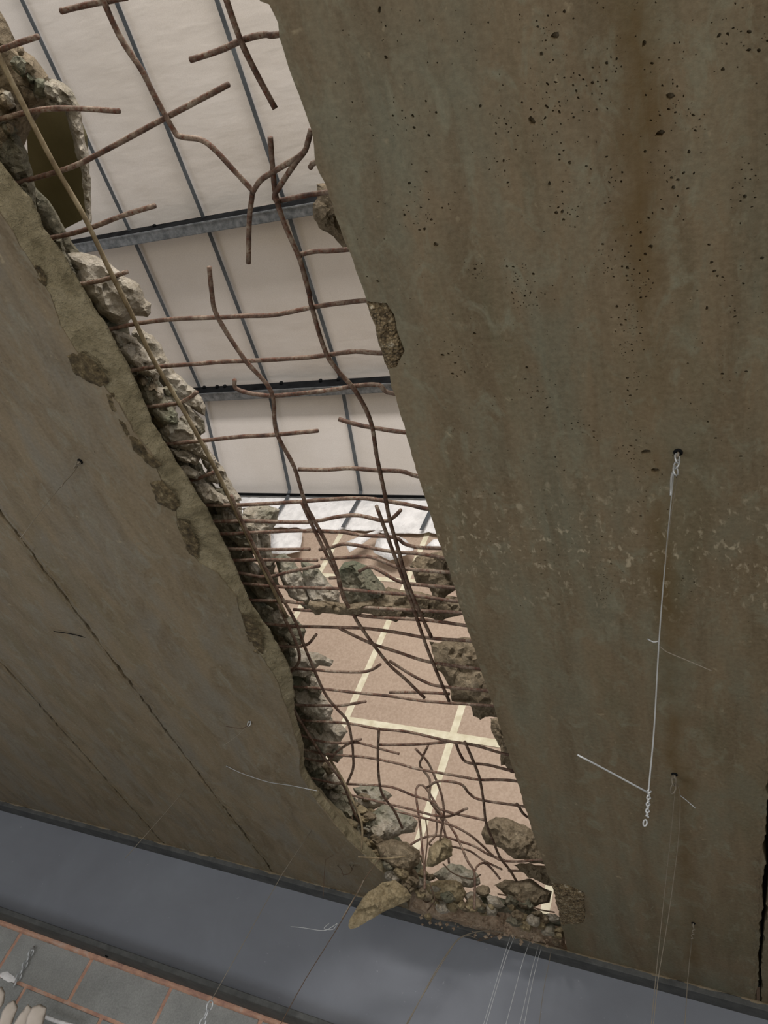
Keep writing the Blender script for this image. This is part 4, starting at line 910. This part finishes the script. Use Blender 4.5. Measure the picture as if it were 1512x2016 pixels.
p = onZ(365, 1553, H); h = empty('hanger_wire', p); tag(h, 'short straight thin wire ending over the beam, leftmost below the left planks', 'wire', 'hanger wires under the slab')
attach(tube('wire', [p+V((0, 0, .004)), onY(330, 1595, p.y), onY(246, 1690, p.y)], 0.0010, M_WIRED, None, 6, 2), h)
p = onZ(614, 1635, H); h = empty('hanger_wire', p); tag(h, 'long thin wire crossing the beam and carrying a short chain before the blocks', 'wire', 'hanger wires under the slab')
attach(tube('wire', [p+V((0, 0, .004)), onY(555, 1722, p.y), onY(490, 1838, p.y), onY(418, 1966, p.y)], 0.0011, M_WIRED, None, 6, 2), h)
e = onY(416, 1972, p.y); chain_links(h, e, (onY(400, 2012, p.y)-e), 3, 0.0095, 0.0028, M_WIRE)
p = onZ(757, 1675, H); p = onY(757, 1675, 2.5); h = empty('hanger_wire', onZ(700, 1655, H)); tag(h, 'dark hanger wire passing left of the ochre wedge with a curly tie halfway', 'wire', 'hanger wires under the slab')
q = onZ(752, 1690, H); yy = 2.44
attach(tube('wire', [onY(758, 1676, yy+.05), onY(715, 1735, yy), onY(690, 1783, yy), onY(655, 1842, yy), onY(600, 1930, yy), onY(545, 2030, yy)], 0.0013, M_WIREB, None, 6, 3), h)
attach(tube('wire', [onY(716, 1733, yy), onY(704, 1757, yy), onY(690, 1780, yy), onY(673, 1809, yy)], 0.0020, M_WIRED, None, 6, 2), h)
attach(tube('tie', [onY(572, 1824, yy), onY(600, 1827, yy), onY(636, 1832, yy), onY(655, 1824, yy), onY(664, 1818, yy), onY(655, 1830, yy), onY(638, 1828, yy), onY(648, 1818, yy)], 0.0010, M_WIRE, None, 6, 4), h)
p = onZ(655, 1686, H); h = empty('hanger_wire', p); tag(h, 'cluster of small bent hooks under the left plank just above the beam', 'wire', 'hanger wires under the slab')
for a in ([(658, 1683), (645, 1690), (640, 1700), (636, 1765)], [(688, 1702), (693, 1712), (684, 1722), (672, 1720)], [(664, 1704), (672, 1712), (676, 1724)], [(696, 1703), (690, 1718), (678, 1722)]):
    attach(tube('hook', [onZ(a[0][0], a[0][1], H+0.002)]+[onY(x, y, p.y-0.01) for x, y in a[1:]], 0.0010, M_WIREB, None, 6, 3), h)
q = onZ(106, 1243, H-0.01); o = tube('wire_stub', [V((0, 0, 0)), onZ(140, 1248, H-0.006)-q, onZ(176, 1257, H+0.003)-q], 0.0014, M_DARK, None, 6, 2); o.location = q; tag(o, 'dark straight wire stub poking out beside the crack between the left planks', 'wire')
q = onZ(445, 1508, H-0.004); o = tube('curled_wire', [onZ(x, y, z_)-q for x, y, z_ in ((445, 1508, H-.002), (480, 1524, H-.01), (530, 1540, H-.015), (570, 1546, H-.015), (624, 1557, H-.012))], 0.0011, M_WIRE, None, 6, 4); o.location = q; tag(o, 'long curved loose wire lying under the plank left of the dark joint', 'wire')

# wires hanging over the beam from the broken mortar bed
groups = [
 ('twisted wire pair drooping left over the beam from the mortar bed', [[(1000, 1838), (960, 1832), (925, 1838), (903, 1848), (885, 1870), (850, 1925), (790, 2040)], [(940, 1848), (920, 1842), (900, 1852), (878, 1884), (845, 1938), (786, 2040)]], M_WIRED, 0.0016),
 ('short curled tie wire end at the edge of the broken mortar bed', [[(1000, 1838), (975, 1842), (952, 1846), (940, 1852), (962, 1848), (984, 1838)]], M_WIREB, 0.0012),
 ('leftmost pale straight wire pair hanging over the beam', [[(1006, 1840), (990, 1890), (972, 1950), (945, 2040)], [(1014, 1842), (1000, 1875), (984, 1925), (950, 2040)]], M_WIRE, 0.0010),
 ('pale single wire hanging over the beam between the two pairs', [[(1044, 1852), (1030, 1890), (1015, 1945), (990, 2040)]], M_WIRE, 0.0011),
 ('rightmost pale wire pair hanging over the beam', [[(1060, 1862), (1047, 1910), (1036, 1960), (1018, 2040)], [(1066, 1864), (1055, 1905), (1045, 1950), (1028, 2040)]], M_WIRE, 0.0011),
 ('short kinked wire over the beam nearest the right plank', [[(1085, 1870), (1080, 1900), (1070, 1950), (1060, 2030)]], M_WIRED, 0.0010)]
for lb, lst, mt, r in groups:
    c = onY(lst[0][0][0], lst[0][0][1], 2.86); h = empty('tie_wire', c); tag(h, lb, 'wire', 'tie wires over the beam')
    for px in lst: attach(tube('strand', [onY(x, y, 2.86-0.015*min(1, i)) for i, (x, y) in enumerate(px)], r, mt, None, 6, 3), h)

# chain on the block wall, bunched straps in the corner
h = empty('wall_chain', onY(64, 1867, 3.02)); tag(h, 'short galvanised chain hanging on the block wall, upper left of the straps', 'chain')
a, b = onY(64, 1870, 3.015), onY(36, 1925, 3.015); chain_links(h, a, b-a, 6, 0.0095, 0.0036, M_WIRE); attach(tube('hook', [onY(66, 1864, 3.05), onY(66, 1864, 3.022), a+V((0, 0, -0.006))], 0.003, M_WIRE, None, 6, 2), h)
b = rock('mortar_smear', [(0, 1914), (14, 1914), (30, 1922), (32, 1934), (18, 1932), (0, 1924)], ('y', 3.038), 0.006, M_SHEET, None, normal=(0, -1, 0), step=4, rough=0.3); tag(b, 'white plaster smear on the block wall beside the chain', 'plaster')
st = empty('strap_bundle', onY(40, 2000, 2.8)); tag(st, 'bunch of pale cream flat strap ends before the block wall in the lower left corner', 'straps')
for k, px in enumerate(([(-14, 1946), (4, 1942), (10, 1955), (8, 1975), (-2, 1990), (-14, 1990)], [(-10, 2040), (4, 1992), (16, 1974), (28, 1968), (36, 1982), (28, 2004), (14, 2040)], [(14, 2040), (34, 2004), (48, 1984), (56, 1976), (64, 1984), (58, 2004), (44, 2040)], [(44, 2040), (54, 2000), (64, 1982), (80, 1976), (92, 1984), (88, 2006), (76, 2040)])):
    attach(rock('strap', px, ('y', 2.8-0.012*k), 0.012, M_CLOTH, None, step=4, rough=0.12, ragamp=0.3, angular=0.0), st)
o = tube('white_cable', [onY(x, y, 2.98)-onY(86, 2000, 2.98) for x, y in ((86, 2000), (110, 2010), (150, 2022))], 0.008, M_SHEET, None, 8, 2); o.location = onY(86, 2000, 2.98); tag(o, 'white round cable at the bottom border right of the cream straps', 'cable')
